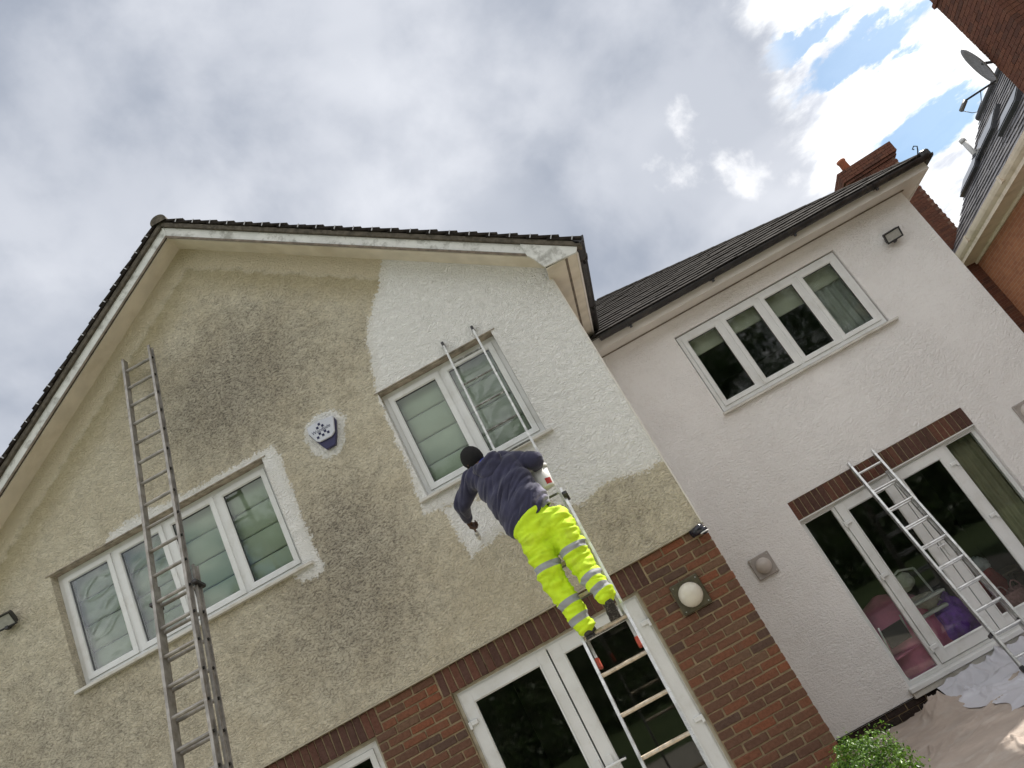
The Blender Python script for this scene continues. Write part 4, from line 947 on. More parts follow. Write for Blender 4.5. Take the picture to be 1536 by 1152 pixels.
# ================================================================ wall fittings
def CR(u, v): return 420+u/9.6, 590+v/9.6
def wp(u, v, y=-.045): p = onY(*CR(u, v), y); return (p[0], p[2])
al = tag(empty('alarm_box', (-2.75, 0, 4.48)), 'blue and white burglar alarm box with a chequered print between the gable windows', 'alarm box')
bk_poly = [wp(395, 515), wp(560, 405), wp(768, 335), wp(800, 380), wp(806, 560), wp(798, 735), wp(668, 806), wp(540, 712), wp(420, 610)]
bm = bmesh.new(); prism(bm, bk_poly, -.048, -.002); mk('backplate', bm, mat('navy_plastic', (0.016, 0.014, 0.075), .35), al, bevel=.004)
wt_poly = [wp(385, 505, -.07), wp(540, 398, -.07), wp(765, 318, -.07), wp(786, 545, -.07), wp(745, 612, -.07), wp(572, 702, -.07), wp(520, 690, -.07), wp(410, 590, -.07)]
bm = bmesh.new(); prism(bm, wt_poly, -.072, -.0485); mk('cover', bm, mat('pale_cover_plastic', (.55, .57, .63), .35, var=.04), al, bevel=.006)
M_INK = mat('navy_ink', (0.01, 0.01, 0.06), .6)
for u, v in ((558, 445), (610, 462), (537, 500), (647, 540), (695, 555), (573, 580), (622, 597), (550, 640)):
    x, z = wp(u, v, -.0735); bx('printed_square', (x-.0125, x+.0125, -.0745, -.0725, z-.0125, z+.0125), M_INK, al)
tx = bpy.data.curves.new('lettering', 'FONT'); tx.body = 'Woodside'; tx.size = .052; tx.align_x = 'CENTER'; tx.align_y = 'CENTER'
to = bpy.data.objects.new('tmp', tx); col.objects.link(to); dg = bpy.context.evaluated_depsgraph_get(); tm = bpy.data.meshes.new_from_object(to.evaluated_get(dg)); bpy.data.objects.remove(to)
x, z = wp(592, 522, -.0735); Mt = Matrix.Translation((x, -.0742, z)) @ Matrix.Rotation(R(90), 4, 'X') @ Matrix.Diagonal((.92, 1, 1, 1)); tm.transform(Mt); tm.materials.clear(); link('lettering', tm, M_INK, al)

def bulkhead(name, x, y, z, hs, rd, m_pl, m_dm, label, dome_k=.8):
    rt = tag(empty(name, (x, y, z)), label, 'wall light', 'square wall lights with round domes')
    bm = bmesh.new(); box(bm, x-hs, x+hs, y-.035, y-.001, z-hs, z+hs); pl_ = mk('plate', bm, m_pl, rt, bevel=.008)
    for sx in (-1, 1):
        for sz in (-1, 1):
            bm = bmesh.new(); tube(bm, [(x+sx*hs*.8, y-.041, z+sz*hs*.8), (x+sx*hs*.8, y-.034, z+sz*hs*.8)], .006, 8); mk('screw', bm, M_ALU, rt)
    bm = bmesh.new(); n = 32; pr = []
    for k in range(10):
        a = k/9*math.pi/2; r_ = rd*math.cos(a); pr.append([bm.verts.new((x+math.cos(q)*r_, y-.034-.012-math.sin(a)*rd*dome_k, z+math.sin(q)*r_)) for q in np.linspace(0, 2*math.pi, n, False)] if k < 9 else [bm.verts.new((x, y-.046-rd*dome_k, z))])
    base = [bm.verts.new((v.co.x, y-.034, v.co.z)) for v in pr[0]]
    for k in range(n): bm.faces.new((base[k], base[(k+1) % n], pr[0][(k+1) % n], pr[0][k]))
    for a, b in zip(pr[:-2], pr[1:-1]):
        for k in range(n): bm.faces.new((a[k], a[(k+1) % n], b[(k+1) % n], b[k]))
    for k in range(n): bm.faces.new((pr[-2][k], pr[-2][(k+1) % n], pr[-1][0]))
    mk('dome', bm, m_dm, rt, True)
M_BRZ = mat('olive_bronze', (.085, .075, .045), .5, .3, var=.2, vscale=20); M_OPAL = mat('opal_glass', (.66, .62, .53), .22, var=.05, vscale=6)
M_GBE = mat('taupe_plate', (.36, .325, .30), .6, var=.1, vscale=15); M_GBD = mat('taupe_dome', (.50, .45, .41), .35, var=.05, vscale=15)
bulkhead('wall_light', -.412, .018, 1.683, .135, .105, M_BRZ, M_OPAL, 'bronze square wall light with opal dome on the red brick pier')
bulkhead('wall_light', .588, D, 1.632, .125, .088, M_GBE, M_GBD, 'taupe square wall light between the brick pier and the wing doors', .7)
bulkhead('wall_light', 4.02, D, 1.70, .125, .088, M_GBE, M_GBD, 'taupe square wall light beyond the curtained sidelight of the wing doors', .7)
def flood(x, y, z, w, h, tilt, label, turn=0.0):
    rt = tag(empty('floodlight', (x, y, z)), label, 'floodlight', 'black floodlights high on the walls')
    Mx = Matrix.Translation((x, y-.11, z)) @ Matrix.Rotation(turn, 4, 'Z') @ Matrix.Rotation(tilt, 4, 'X')
    bm = bmesh.new(); box(bm, -w/2, w/2, 0, .05, -h/2, h/2, Mx); box(bm, -w*.42, w*.42, .05, .085, -h*.36, h*.36, Mx); mk('housing', bm, M_BLACK, rt, bevel=.008)
    bm = bmesh.new(); ring(bm, -w/2-.004, w/2+.004, -h/2-.004, h/2+.004, .016, -.014, -.001, .004)
    for v in bm.verts: v.co = Mx @ v.co
    mk('bezel', bm, M_BLACK, rt)
    bx('lens', (-w/2+.013, w/2-.013, -.006, -.001, -h/2+.013, h/2-.013), mat('frosted_lens', (.42, .42, .40), .2, var=.1, vscale=30), rt, M=Mx)
    bm = bmesh.new(); box(bm, x-.03, x+.03, y-.05, y-.001, z-.045, z+.045); box(bm, x-.018, x+.018, y-.09, y-.04, z-.075, z-.04); mk('bracket', bm, M_BLACK, rt, bevel=.004)
flood(-6.365, 0, 4.545, .21, .135, R(38), 'black floodlight with grey lens on the stained gable render', R(6))
flood(4.075, D, 4.225, .20, .125, R(30), 'black floodlight with grey lens high on the white wing', R(-8))
cc = Vector((-.085, -.02, 2.105)); cv = tag(empty('security_camera', cc), 'small dark dome security camera under the render corner', 'camera')
bm = bmesh.new(); tube(bm, [cc+Vector((-.045, .03, .012)), cc+Vector((.055, -.035, .018))], [.038, .042], 16); mk('housing', bm, mat('dark_gloss', (.02, .02, .03), .15), cv, True)
bm = bmesh.new(); bmesh.ops.create_uvsphere(bm, u_segments=16, v_segments=8, radius=.036, matrix=Matrix.Translation(cc+Vector((.055, -.035, -.012)))); mk('dome', bm, mat('dark_gloss', (.02, .02, .03)), cv, True)
bm = bmesh.new(); tube(bm, [cc+Vector((.055+math.cos(a)*.036, -.035+math.sin(a)*.036, -.026)) for a in np.linspace(0, 2*math.pi, 17)], .006, 6, False); mk('trim_ring', bm, M_PVC, cv, True)

# ================================================================ things inside the wing
def PI_(u, v, dy): return Vector(onY(u, v, D+dy))
M_PINK = mat('pink_cloth', (.72, .22, .36), .8, var=.15, vscale=6); M_WHM = mat('white_metal', (.62, .62, .6), .4, .1); M_PURP = mat('purple_satin', (.22, .06, .50), .5, var=.3, vscale=12)
def blobby(bm, c, r_, sc, seed, amp=.25, f=3.0):
    a = len(bm.verts); bmesh.ops.create_icosphere(bm, subdivisions=4, radius=1)
    bm.verts.ensure_lookup_table()
    for v in bm.verts[a:]:
        k = 1+amp*noise.noise(v.co*f*.5+Vector((seed, 0, 0)))+amp*.5*noise.noise(v.co*f*1.4+Vector((0, seed, 0))); v.co = Vector((v.co.x*sc[0]*k, v.co.y*sc[1]*k, v.co.z*sc[2]*k))*r_+c
def lump(name, c, sc, seed, m_, label, cat, amp=.25, f=3.0):
    bm = bmesh.new(); blobby(bm, c, 1, sc, seed, amp, f); return tag(mk(name, bm, m_, None, True), label, cat)
FL = -.14
bx('interior_floor', (.16, 4.39, D+.18, D+4.5, -.149, FL), mat('oak_floor', (.36, .28, .2), .5, var=.15), house)
c = PI_(1305, 900, .50); tent = tag(empty('play_tent', (c.x, c.y, FL)), 'pink draped play tent behind the sidelight next to the gable', 'tent')
vs = []; fs = []
for j, (r_, z) in enumerate(((.52, FL), (.47, FL+.35), (.44, FL+.62), (.28, FL+.80), (.03, FL+.90))):
    for k in range(25):
        a = 2*math.pi*k/24; q = r_*(1+.06*math.sin(k*math.pi)); vs.append((c.x+.12+math.cos(a)*q*(1+.05*(k % 2)), c.y+.2+math.sin(a)*q*(1+.05*(k % 2)), z))
for j in range(4):
    for k in range(24): a = j*25+k; fs.append((a, a+1, a+26, a+25))
pyd('canopy', vs, fs, M_PINK, tent, True)
def kid_chair(c, seat_m, back_m, label, rz):
    rt = tag(empty('folding_chair', c), label, 'chair'); Mx = Matrix.Translation(c) @ Matrix.Rotation(rz, 4, 'Z')
    bx('seat', (-.17, .17, -.16, .16, .30, .325), seat_m, rt, .008, Mx); bx('backrest', (-.15, .15, .15, .17, .42, .62), back_m, rt, .008, Mx)
    for s in (-1, 1):
        for p in ([(s*.16, -.17, 0), (s*.16, .10, .32), (s*.16, .18, .66)], [(s*.15, .2, 0), (s*.15, -.12, .31)]):
            bm = bmesh.new(); tube(bm, [Mx @ Vector(q) for q in p], .011); mk('leg', bm, M_WHM, rt, True)
c = PI_(1352, 985, .30); kid_chair(Vector((c.x, c.y, FL)), M_PINK, M_BLACK, 'small pink folding chair with black back and white legs behind a wing sidelight', R(200))
c = PI_(1405, 935, .42); hc_ = tag(empty('high_chair', (c.x, c.y, FL)), 'white metal high chair heaped with pale cloths behind the wing doors', 'chair')
for s in (-1, 1):
    for p in ([(s*.2, -.22, 0), (s*.17, -.02, .62), (s*.16, .05, .98)], [(s*.2, .26, 0), (s*.17, .02, .60)]):
        bm = bmesh.new(); tube(bm, [Vector((c.x, c.y, FL))+Vector(q) for q in p], .013); mk('leg', bm, M_WHM, hc_, True)
bx('seat', (c.x-.18, c.x+.18, c.y-.17, c.y+.17, FL+.50, FL+.54), M_WHM, hc_, .01); bx('tray', (c.x-.2, c.x+.2, c.y-.3, c.y-.12, FL+.66, FL+.69), M_WHM, hc_, .01)
bm = bmesh.new(); tube(bm, [Vector((c.x-.16, c.y+.05, FL+.98)), Vector((c.x, c.y+.07, FL+1.03)), Vector((c.x+.16, c.y+.05, FL+.98))], .013); mk('back_rail', bm, M_WHM, hc_, True)
M_CRM = mat('cream_cloth', (.55, .49, .41), .9, var=.15, vscale=10)
lump('folded_cloth', Vector((c.x+.02, c.y+.02, FL+.63)), (.17, .15, .10), 2, M_CRM, 'heap of cream cloth on the white high chair seat', 'cloth', .3)
lump('cushion', Vector((c.x-.03, c.y+.06, FL+.90)), (.13, .07, .10), 5, mat('ivory_cushion', (.5, .5, .45), .9), 'pale cushion on top of the white high chair back', 'cushion', .2)
c = PI_(1446, 950, .40); lump('purple_bag', Vector((c.x+.02, c.y, FL+.28)), (.20, .16, .29), 8, M_PURP, 'purple satin bag on the floor behind the wing doors', 'bag', .35, 5)
c = PI_(1512, 900, .45); bs = tag(empty('basket', (c.x, c.y, FL)), 'pink woven basket with two loop handles behind the wing door with the curtain beside it', 'basket')
bm = bmesh.new(); rs = lathe(bm, Vector((c.x, c.y, FL)), [(.17, 0), (.21, .16), (.22, .32), (.205, .32), (.16, .02)]); bm.faces.new(rs[0]); bm.faces.new(rs[-1]); mk('basket_body', bm, mat('pink_wicker', (.42, .22, .23), .8, var=.2, vscale=40, bump=.8, bscale=60), bs, True)
for dx in (-.07, .09):
    bm = bmesh.new(); tube(bm, [Vector((c.x+dx+math.cos(a)*.055, c.y-.18, FL+.31+math.sin(a)*.11)) for a in np.linspace(0, math.pi, 9)], .008); mk('handle', bm, mat('pink_wicker', (.42, .22, .23)), bs, True)
c = PI_(1486, 872, .7); lump('red_bag', Vector((c.x, c.y, FL+.42)), (.15, .12, .17), 12, mat('red_cloth', (.30, .03, .035), .8, var=.2), 'red cloth bag beside the pink basket', 'bag')
c = PI_(1478, 925, .4); lump('green_bag', Vector((c.x, c.y, FL+.17)), (.10, .10, .17), 15, mat('green_cloth', (.06, .16, .04), .8, var=.2), 'green bag in front of the pink basket', 'bag')
c = PI_(1470, 850, .8); lump('white_bag', Vector((c.x, c.y, FL+.62)), (.10, .09, .13), 18, mat('white_plastic_bag', (.55, .57, .6), .4), 'crumpled white plastic bag above the red bag', 'bag', .4, 5)
c = PI_(1470, 880, 1.0); bx_t = tag(empty('side_table', (c.x, c.y, FL)), 'low dark table carrying the bags inside the wing', 'table')
bx('table_top', (c.x-.45, c.x+.5, c.y-.25, c.y+.25, FL+.42, FL+.45), M_TRIM, bx_t, .005)
for sx in (-.4, .45):
    for sy in (-.2, .2): bx('leg', (c.x+sx-.02, c.x+sx+.02, c.y+sy-.02, c.y+sy+.02, FL, FL+.4195), M_TRIM, bx_t)

# ================================================================ dust sheets
def sheet(name, pts_fn, nx, ny, material, label, cat):
    vs = [pts_fn(i/nx, j/ny) for j in range(ny+1) for i in range(nx+1)]; fs = [(j*(nx+1)+i, j*(nx+1)+i+1, (j+1)*(nx+1)+i+1, (j+1)*(nx+1)+i) for j in range(ny) for i in range(nx)]
    o = pyd(name, vs, fs, material, None, True); return tag(o, label, cat)
def ridged(x, y, s, ph, ang_, wf=.35):
    c_, s_ = math.cos(ang_), math.sin(ang_); u = x*c_+y*s_; v = -x*s_+y*c_
    return max(0, 1-abs(noise.noise(Vector((u*s*wf, v*s, ph))))*3.2)**2.2
rc = random.Random(21); CRE = []
for _ in range(64):
    CRE.append((rc.uniform(-.4, 3.4), rc.uniform(-1.4, 1.9), rc.uniform(-.25, .75) if rc.random() < .8 else rc.uniform(1.2, 2.2), rc.uniform(.16, .5), rc.uniform(.018, .045), rc.uniform(.009, .022), rc.uniform(0, 50)))
def creases(x, y):
    h = 0.0
    for cx, cy, an_, ln, ht, wd_, ph in CRE:
        dx, dy = x-cx, y-cy
        if abs(dx) > .8 or abs(dy) > .8: continue
        u = dx*math.cos(an_)+dy*math.sin(an_); v = -dx*math.sin(an_)+dy*math.cos(an_)+.05*noise.noise(Vector((u*5, ph, 0)))
        if abs(u) < ln: h += ht*math.exp(-(v/wd_)**2)*(1-(u/ln)**2)
    return min(h, .09)
def canvas(u, v):
    x = -.45+u*3.1+.05*noise.noise(Vector((v*6, 0, 1))); y = -1.2+v*(3.26)+.05*noise.noise(Vector((u*6, 2, 1)))*(1 if v < .9 else 0)
    h = .004+creases(x, y)+.010*ridged(x, y, 7, 7, .6, .5)+.018*(noise.noise(Vector((x*1.3, y*1.3, 9)))+.4)
    # heap pushed up against the threshold
    k = math.exp(-(((x-1.22)/.17)**2+((y-1.60)/.26)**2)); h += k*(.13+.05*ridged(x, y, 7, 5, 1.1, .5)+.03*noise.noise(Vector((x*9, y*9, 2))))
    return (x, y, G+.012+max(0.0, h))
M_CANV = mat('canvas_dust_sheet', (.42, .35, .30), .92, var=.1, vscale=3, bump=.25, bscale=180, dirt=(.5, .47, .43), dscale=5, damt=.4)
sheet('dust_sheet', canvas, 270, 290, M_CANV, 'beige canvas dust sheet spread wrinkled over the patio', 'dust sheet')
def poly(u, v):
    x = 1.40+u*2.3+.16*noise.noise(Vector((v*2.6, 1, 4)))*(1-u); y = .42+v*1.66+.12*noise.noise(Vector((u*3, 4, 4)))*(1-v)
    base = canvas((x+.45)/3.1, (y+1.2)/3.26)[2]; f = max(0, min(1, (y-1.05)/.5)); e = min(1, min(u, v)*14+.1)
    h = .008+((.010+.04*f)*ridged(x, y, 3.2, 11, .2, .5)+(.004+.03*f)*ridged(x, y, 6, 13, 1.2, .6)+.03*f*max(0, noise.noise(Vector((x*4, y*4, 12)))))*e
    lift = max(0, (y-1.78)/.28); h += .12*min(1, lift)
    return (x, min(y, D-.075), base*.6+(G+.02)*.4+max(.012, h))
def mat_poly():
    mt = bpy.data.materials.new('polythene'); mt.use_nodes = True; t = NT(mt.node_tree); b = t.n['Principled BSDF']
    b.inputs['Base Color'].default_value = (.60, .60, .65, 1); b.inputs['Roughness'].default_value = .32; return mt
sheet('plastic_sheet', poly, 170, 80, mat_poly(), 'crumpled white polythene sheet bunched along the threshold of the wing doors', 'plastic sheet')

# ================================================================ box ball
M_BOX = mat_leaf('box_leaf', (.022, .07, .008), (.17, .32, .03)); bush = tag(empty('box_bush', (.03, -.78, G)), 'clipped round box bush in front of the brick pier', 'bush')
rb_ = random.Random(3); vs = []; fs = []; bcn = Vector((-.01, -.78, .01))
def leafquad(p, n, sz, roll):
    t1 = n.orthogonal().normalized(); t1 = Matrix.Rotation(roll, 3, n) @ t1; t2 = n.cross(t1); k = len(vs)
    vs.extend([p-t1*sz*.9, p+t2*sz*.5+n*sz*.12, p+t1*sz*.9, p-t2*sz*.5+n*sz*.12]); fs.append((k, k+1, k+2, k+3))
for i in range(9500):
    d = Vector((rb_.gauss(0, 1), rb_.gauss(0, 1), rb_.gauss(0, 1))).normalized()
    rad = .30*(1+.30*noise.noise(d*2.2+Vector((3, 1, 0)))+.20*noise.noise(d*6)); rr_ = rad*(1-abs(rb_.gauss(0, .13)))
    if rb_.random() < .06: rr_ = rad*(1+rb_.random()*.2)
    n = (d+Vector((rb_.gauss(0, .6), rb_.gauss(0, .6), rb_.gauss(0, .6)+.25))).normalized(); leafquad(bcn+d*rr_, n, rb_.uniform(.007, .019), rb_.random()*6)
tag(pyd('foliage', vs, fs, M_BOX, bush), kind='stuff')
bm = bmesh.new(); tube(bm, [(.03, -.78, G), (.03, -.78, -.1)], .025); tube(bm, [(.03, -.78, -.2), (.12, -.7, .05)], .012); tube(bm, [(.03, -.78, -.2), (-.08, -.82, .06)], .012); mk('stem', bm, mat('bark', (.08, .06, .04), .9, var=.3, vscale=20), bush)

# ================================================================ neighbour's house
A0 = np.array([9.38, 10.213, 5.5]); EV = np.array([-.167, -.986, 0]); NV = np.array([.986, -.167, 0]); UP = np.array([0, 0, 1.0])
def L3(s, t, z): return tuple(A0+EV*s+NV*t+UP*(z-5.5))
nb = tag(empty('neighbour_house', L3(6, 3, G)), 'orange brick house with slate roof, cream eaves and tall chimneys beyond the wing', 'house')
def lbox(name, s0, s1, t0, t1, z0, z1, m_, parent=nb, bevel=0):
    bm = bmesh.new(); vs_ = box(bm, s0, s1, t0, t1, z0, z1)
    for v in vs_: v.co = Vector(L3(*v.co))
    return mk(name, bm, m_, parent, bevel=bevel)
ROTN = math.atan2(EV[1], EV[0])
M_NB = mat_course('orange_brick', (.36, .145, .068), (.28, .105, .052), (.36, .21, .13), axis_rot=-ROTN)
S1 = 16.0; SF = -.35
lbox('wall', -6.0, S1, .38, 7.0, G, 5.36, M_NB)
# extruded cornice
M_CREAM = mat('cream_cornice', (.66, .575, .46), .6, var=.06, vscale=3, dirt=(.4, .33, .22), dscale=4, damt=.45)
prof = [(.379, 5.20), (.33, 5.20), (.33, 5.26), (.02, 5.29), (-.02, 5.29), (-.02, 5.36), (-.05, 5.38), (-.09, 5.42), (-.11, 5.47), (-.12, 5.53), (-.09, 5.535), (-.06, 5.50), (.379, 5.50)]
bm = bmesh.new(); a = [bm.verts.new(L3(SF, t_, z)) for t_, z in prof]; b = [bm.verts.new(L3(S1, t_, z)) for t_, z in prof]; bm.faces.new(a); bm.faces.new(b)
for i in range(len(prof)): bm.faces.new((a[i], b[i], b[(i+1) % len(prof)], a[(i+1) % len(prof)]))
mk('cornice', bm, M_CREAM, nb)
for s in (1.2, 3.9, 6.6, 9.3): lbox('gutter_joint', s-.05, s+.05, -.128, -.03, 5.40, 5.545, M_CREAM)
RL = 3.74; c45 = math.cos(R(45))
def RP(s, l, h=0.0): return L3(s, -.06+(l-h)*c45, 5.54+(l+h)*c45)
roofn = pyd('roof', [RP(SF, 0, -.02), RP(S1, 0, -.02), RP(S1, RL, -.02), RP(SF, RL, -.02), L3(SF, 6.6, 5.5), L3(S1, 6.6, 5.5)], [(0, 1, 2, 3), (3, 2, 5, 4), (0, 3, 4), (1, 5, 2)], mat('slate_under', (.05, .05, .055), .7), nb)
def mat_slate():
    mt = bpy.data.materials.new('slate'); mt.use_nodes = True; t = NT(mt.node_tree); b = t.n['Principled BSDF']
    ge = t.node('ShaderNodeNewGeometry'); c = t.mix(ge.outputs['Random Per Island'], (.085, .082, .09), (.17, .16, .165)); c = t.mix(t.math('MULTIPLY', t.smooth(t.noise(ge.outputs['Position'], 3, 5), .5, .7), .4), c, (.12, .11, .09))
    t.put(b.inputs['Base Color'], c); b.inputs['Roughness'].default_value = .5; return mt
bm = bmesh.new(); ng = 19; g_ = RL/ng
for k in range(ng):
    s = SF+(.125 if k % 2 else 0)
    while s < 12.5:
        l = k*g_-.02; h0 = .022+random.uniform(0, .008); w = .246; q = [bm.verts.new(RP(*p)) for p in ((s, l, h0), (s+w, l, h0+random.uniform(-.004, .004)), (s+w, l+g_*1.5, -.005), (s, l+g_*1.5, -.005), (s, l, h0-.016), (s+w, l, h0-.016))]
        bm.faces.new(q[:4]); bm.faces.new((q[0], q[4], q[5], q[1])); s += .25
tag(mk('slate', bm, mat_slate(), roofn), kind='stuff')
bm = bmesh.new(); tube(bm, [RP(SF-.05, RL, .02), RP(S1, RL, .02)], .09, 10); mk('ridge', bm, mat('slate_under', (.05, .05, .055)), roofn)
# skylights placed on the slope
rn = np.array(RP(0, 0, 1))-np.array(RP(0, 0, 0)); rp0 = np.array(RP(0, 0, .03))
M_DARK = mat('dark_grey_frame', (.035, .037, .042), .45)
def skylight(u, v, ws, wl_, hh):
    p = onPlane(u, v, rp0, rn); s = float(np.dot(p-A0, EV)); l = float((p[2]-5.54)/c45)
    bm = bmesh.new(); vv = box(bm, s-ws/2, s+ws/2, l-wl_/2, l+wl_/2, 0, hh)
    for q in vv: q.co = Vector(RP(*q.co))
    f = mk('skylight', bm, M_DARK, nb)
    bm = bmesh.new(); vv = box(bm, s-ws/2+.07, s+ws/2-.07, l-wl_/2+.07, l+wl_/2-.07, hh+.001, hh+.012)
    for q in vv: q.co = Vector(RP(*q.co))
    mk('pane', bm, mat('skylight_glass', (.03, .035, .04), .08), f)
skylight(1482, 205, 1.5, .55, .10); skylight(1458, 262, 1.5, .45, .10); skylight(1518, 165, 1.2, .45, .10)
# vent pipe
p = Vector(onPlane(1467, 236, rp0, rn)); bm = bmesh.new(); tube(bm, [p-Vector((0, 0, .2)), p+Vector((0, 0, .52))], .055, 12); vp = mk('vent_pipe', bm, mat('pale_pipe', (.5, .5, .49), .5), nb, True)
bm = bmesh.new(); tube(bm, [p+Vector((0, 0, .47)), p+Vector((0, 0, .56))], .068, 12); mk('vent_cap', bm, mat('pale_pipe', (.5, .5, .49)), vp, True)
bm = bmesh.new(); tube(bm, [p-Vector((0, 0, .2)), p+Vector((0, 0, .10))], [.15, .07], 12); mk('lead_slate', bm, M_DARK, vp, True)
# chimneys, laid up course by course so that the corners are toothed
M_CHB = mat_brick('chimney_brick', [(0, (.15, .064, .043)), (.35, (.165, .072, .046)), (.7, (.135, .06, .041)), (.88, (.11, .052, .038))], False)
def chimney(s0, s1, t0, t1, z0, z1, corbels):
    bm = bmesh.new(); n = int((z1-z0)/.075)
    for k in range(n):
        z = z0+k*.075; e = 0.0
        for zc0, zc1, pr_ in corbels:
            if zc0 <= z < zc1: e = max(e, pr_)
        # bricks round the perimeter
        A_, B_, C_, D_ = s0-e, s1+e, t0-e, t1+e; off = .1125 if k % 2 else 0
        j = lambda: random.uniform(-.003, .003)
        def run(a, b, fn):
            x = a-off
            while x < b-.075:
                u0, u1 = max(a, x)+.004, (b if b-x-.225 < .07 else min(b, x+.225))-.004
                if u1-u0 > .03: fn(u0, u1)
                x += .225
        for side in range(4):
            if side == 0: run(A_, B_, lambda u0, u1: bricks.append((u0, u1, C_+j(), C_+.1, z)))
            if side == 1: run(A_, B_, lambda u0, u1: bricks.append((u0, u1, D_-.1, D_+j(), z)))
            if side == 2: run(C_+.1, D_-.1, lambda u0, u1: bricks.append((A_+j(), A_+.1, u0, u1, z)))
            if side == 3: run(C_+.1, D_-.1, lambda u0, u1: bricks.append((B_-.1, B_+j(), u0, u1, z)))
    return n
def build_chimney(s0, s1, t0, t1, z0, z1, corbels, label):
    global bricks; bricks = []
    chimney(s0, s1, t0, t1, z0, z1, corbels)
    core = lbox('chimney', s0+.012, s1-.012, t0+.012, t1-.012, z0, z1-.03, mat('chimney_mortar', (.19, .11, .075), .95, var=.2), nb); tag(core, label)
    bm = bmesh.new()
    for a_, b_, c_, d_, z in bricks:
        vv = box(bm, a_, b_, c_, d_, z+.004, z+.071)
        for v in vv: v.co = Vector(L3(*v.co))
    tag(mk('brick', bm, M_CHB, core), kind='stuff'); return core
xl = onY(1268, 272, 10.5); xr_ = onY(1330, 222, 10.5); ztop_ = float(onY(1326, 222, 10.5)[2])
t0_ = float(np.dot(xl-A0, NV)); t1_ = float(np.dot(xr_-A0, NV))
ztop_ += .12
ch = build_chimney(-1.15, -.40, t0_+.10, t1_+.02, 3.2, ztop_, [(ztop_-.45, ztop_-.375, .05), (ztop_-.375, ztop_+1, .10), (ztop_-1.25, ztop_-1.17, .05)], 'brick chimney with corbelled head and one clay pot behind the wing roof')
pc_ = Vector(L3(-.75, t0_+.42, ztop_)); bm = bmesh.new(); tube(bm, [pc_-Vector((0, 0, .1)), pc_+Vector((0, 0, .30)), pc_+Vector((0, 0, .31)), pc_+Vector((0, 0, .36))], [.11, .10, .115, .115], 16); mk('chimney_pot', bm, mat('terracotta', (.33, .12, .065), .8, var=.15), ch, True)
lbox('lead_flashing', -.42, -.2, t1_-.75, t1_-.1, 5.3, 5.75, M_DARK, ch)
# near chimney breast
TP = -.42; tp0 = A0+NV*TP
pE1 = onPlane(1462, 68, tp0, NV); pE2 = onPlane(1511, 20, tp0, NV); sA, sB = float(np.dot(pE1-A0, EV)), float(np.dot(pE2-A0, EV)); zc = float(onPlane(1405, 16, tp0, NV)[2])
ch2 = build_chimney(sA, max(sB, sA+.8), TP, .9, 3.2, zc+1.2, [(zc-.02, zc+.06, .03), (zc+.25, zc+.4, .05), (zc+.4, zc+.8, .09)], 'tall plain brick chimney breast carrying the satellite dish')
print('near chimney s', sA, sB, 'z', zc)
# satellite dish on the chimney's flank
dcen = Vector(onPlane(1469, 99, A0+EV*(sA-.25), EV)); sdh = tag(empty('satellite_dish', dcen), 'grey satellite dish on an arm fixed to the tall brick chimney', 'satellite dish')
majv = Vector(onPlane(1441, 77, A0+EV*(sA-.25), EV))-Vector(onPlane(1497, 121, A0+EV*(sA-.25), EV)); rdh = majv.length/2
mj = majv.normalized(); vwd = (Vector(CAM)-dcen).normalized()
lnb = Vector(onPlane(1448, 151, A0+EV*(sA-.30), EV)); dn = lnb-dcen; dn = (dn-mj*dn.dot(mj)-vwd*dn.dot(vwd)).normalized(); dn = (dn+vwd*.34).normalized(); dn = (dn-mj*dn.dot(mj)).normalized(); mn = dn.cross(mj).normalized()
bm = bmesh.new(); rs = []
for k in range(7):
    r_ = rdh*k/6; rs.append([bm.verts.new(dcen+mj*math.cos(a)*r_+mn*math.sin(a)*r_-dn*(.16*rdh*(1-(k/6)**2))) for a in np.linspace(0, 2*math.pi, 28, False)] if k else [bm.verts.new(dcen-dn*.16*rdh)])
for k in range(28): bm.faces.new((rs[0][0], rs[1][k], rs[1][(k+1) % 28]))
for a, b in zip(rs[1:], rs[2:]):
    for k in range(28): bm.faces.new((a[k], a[(k+1) % 28], b[(k+1) % 28], b[k]))
dob = mk('reflector', bm, mat('grey_dish', (.16, .155, .15), .45, .2, var=.1), sdh, True); dob.modifiers.new('t', 'SOLIDIFY').thickness = .012
base_p = Vector(onPlane(1494, 121, A0+EV*(sA-.25), EV)); lnb = Vector(onPlane(1448, 151, A0+EV*(sA-.30), EV))
bm = bmesh.new(); tube(bm, [base_p, lnb], .017, 8); mk('arm', bm, M_DARK, sdh)
l2_ = Vector(onPlane(1442, 166, A0+EV*(sA-.30), EV)); bm = bmesh.new(); tube(bm, [lnb, l2_], .035, 10); mk('receiver', bm, mat('grey_dish', (.16, .155, .15)), sdh, True)
mid = Vector(onPlane(1466, 168, A0+EV*(sA-.28), EV)); mid2 = Vector(onPlane(1472, 152, A0+EV*(sA-.28), EV)); bm = bmesh.new(); tube(bm, [l2_, l2_.lerp(mid, .6)-Vector((0, 0, .03)), mid, mid2, base_p.lerp(lnb, .5)], .006, 6); mk('cable', bm, M_BLACK, sdh, True)
bm = bmesh.new(); tube(bm, [dcen-dn*.12*rdh, Vector(onPlane(1494, 92, A0+EV*(sA-.12), EV)), Vector(onPlane(1500, 80, A0+EV*(sA+.02), EV))], .025, 8); mk('bracket', bm, M_DARK, sdh)

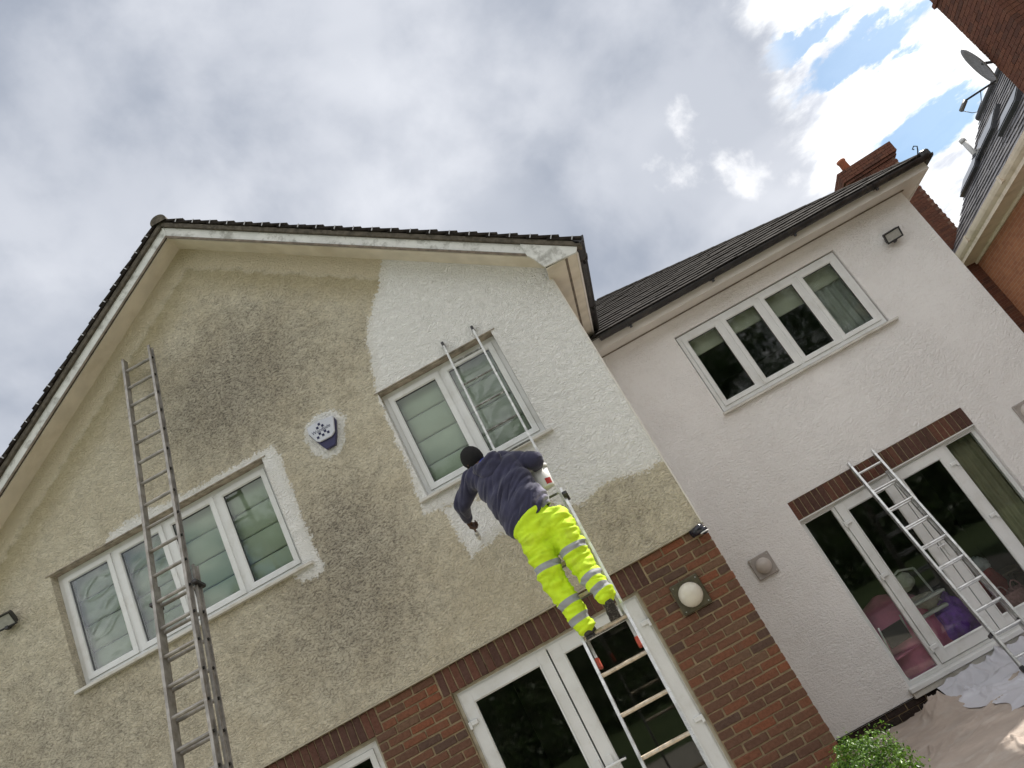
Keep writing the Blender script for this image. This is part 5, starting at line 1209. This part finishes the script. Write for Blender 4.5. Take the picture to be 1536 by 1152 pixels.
# ================================================================ garden trees behind the viewer, seen in the glass
M_LF = mat_leaf('tree_leaf', (.02, .05, .012), (.065, .12, .025)); M_BK = mat('tree_bark', (.07, .055, .04), .9, var=.3, vscale=4)
def tree_mesh(seed, h):
    rg = random.Random(seed); bm = bmesh.new(); top = Vector((rg.uniform(-.4, .4), rg.uniform(-.4, .4), h*.8)); tube(bm, [(0, 0, 0), (0.05, .05, h*.25), top*.6, top], [h*.026, h*.02, h*.013, .03], 10); cl = []
    for i in range(16):
        z = h*(.28+.62*i/16); a = i*2.4+rg.random(); ln = h*.27*(1-.55*abs(i/16-.35))*rg.uniform(.75, 1.15); p0 = Vector((0, 0, 0)).lerp(top, min(1, z/(h*.8))*.9); p0.z = z*.9
        p1 = p0+Vector((math.cos(a)*ln, math.sin(a)*ln, ln*.45)); tube(bm, [p0, p0.lerp(p1, .5)+Vector((0, 0, .15)), p1], [h*.008, h*.005, .015], 6)
        for q in range(5): cl.append((p0.lerp(p1, rg.uniform(.45, 1.1))+Vector((rg.gauss(0, .5), rg.gauss(0, .5), rg.gauss(0, .4))), rg.uniform(.55, 1.15)))
    tm_ = bpy.data.meshes.new('trunk'); bm.to_mesh(tm_); bm.free(); tm_.materials.append(M_BK); V_, F_ = [], []
    for c_, r_ in cl:
        for i in range(420):
            d = Vector((rg.gauss(0, 1), rg.gauss(0, 1), rg.gauss(0, .8))).normalized()*r_*rg.random()**.4; p = c_+d; n = Vector((rg.gauss(0, 1), rg.gauss(0, 1), rg.gauss(0, 1)+.5)).normalized(); t1 = n.orthogonal().normalized(); t2 = n.cross(t1); s = rg.uniform(.045, .08); k = len(V_)
            V_.extend([p-t1*s, p+t2*s*.55, p+t1*s, p-t2*s*.55]); F_.append((k, k+1, k+2, k+3))
    cm = bpy.data.meshes.new('crown'); cm.from_pydata([tuple(v) for v in V_], [], F_); cm.materials.append(M_LF); return tm_, cm
TM = [tree_mesh(1, 11.5), tree_mesh(2, 9.5)]
for i, (x, y, k, s, lb) in enumerate(((-11, -27, 0, 1.5, 'tall broad garden tree farthest from the brick neighbour house'), (-4.5, -29, 1, 1.6, 'rounded garden tree beside the tall broad one'), (2, -26, 0, 1.4, 'garden tree straight opposite the brick pier'), (8, -28, 1, 1.75, 'large garden tree opposite the white wing'), (14.5, -25, 0, 1.3, 'garden tree nearest the neighbour\'s house'))):
    rt = tag(empty('garden_tree', (x, y, G)), lb, 'tree', 'garden trees reflected in the windows')
    for nm, me_ in zip(('trunk', 'crown'), TM[k]):
        o = bpy.data.objects.new(nm, me_); col.objects.link(o); o.parent = rt
        if nm == 'crown': o['kind'] = 'stuff'
    rt.scale = (s, s, s); rt.rotation_euler = (0, 0, i*1.3)

hd = tag(empty('hedge', (0, -20, G)), 'tall dark evergreen hedge closing the garden', 'hedge')
rg = random.Random(9); V_, F_ = [], []
for i in range(34000):
    x = rg.uniform(-20, 18); z = G+3.9*rg.random()**.8*(1+.08*math.sin(x*1.7)); d = rg.random()**2*.5; p = Vector((x, -20+.6-d+.25*noise.noise(Vector((x*1.2, z*1.2, 0))), z)); n = Vector((rg.gauss(0, .6), 1, rg.gauss(0, .6)+.3)).normalized(); t1 = Matrix.Rotation(rg.random()*6, 3, n) @ n.orthogonal().normalized(); t2 = n.cross(t1); q = rg.uniform(.06, .13); k = len(V_)
    V_.extend([p-t1*q, p+t2*q*.5, p+t1*q, p-t2*q*.5]); F_.append((k, k+1, k+2, k+3))
tag(pyd('foliage', V_, F_, M_LF, hd), kind='stuff')
bx('inner_mass', (-20, 18, -20.6, -19.9, G, 3.3), mat('hedge_shade', (.012, .02, .008), .95), hd)
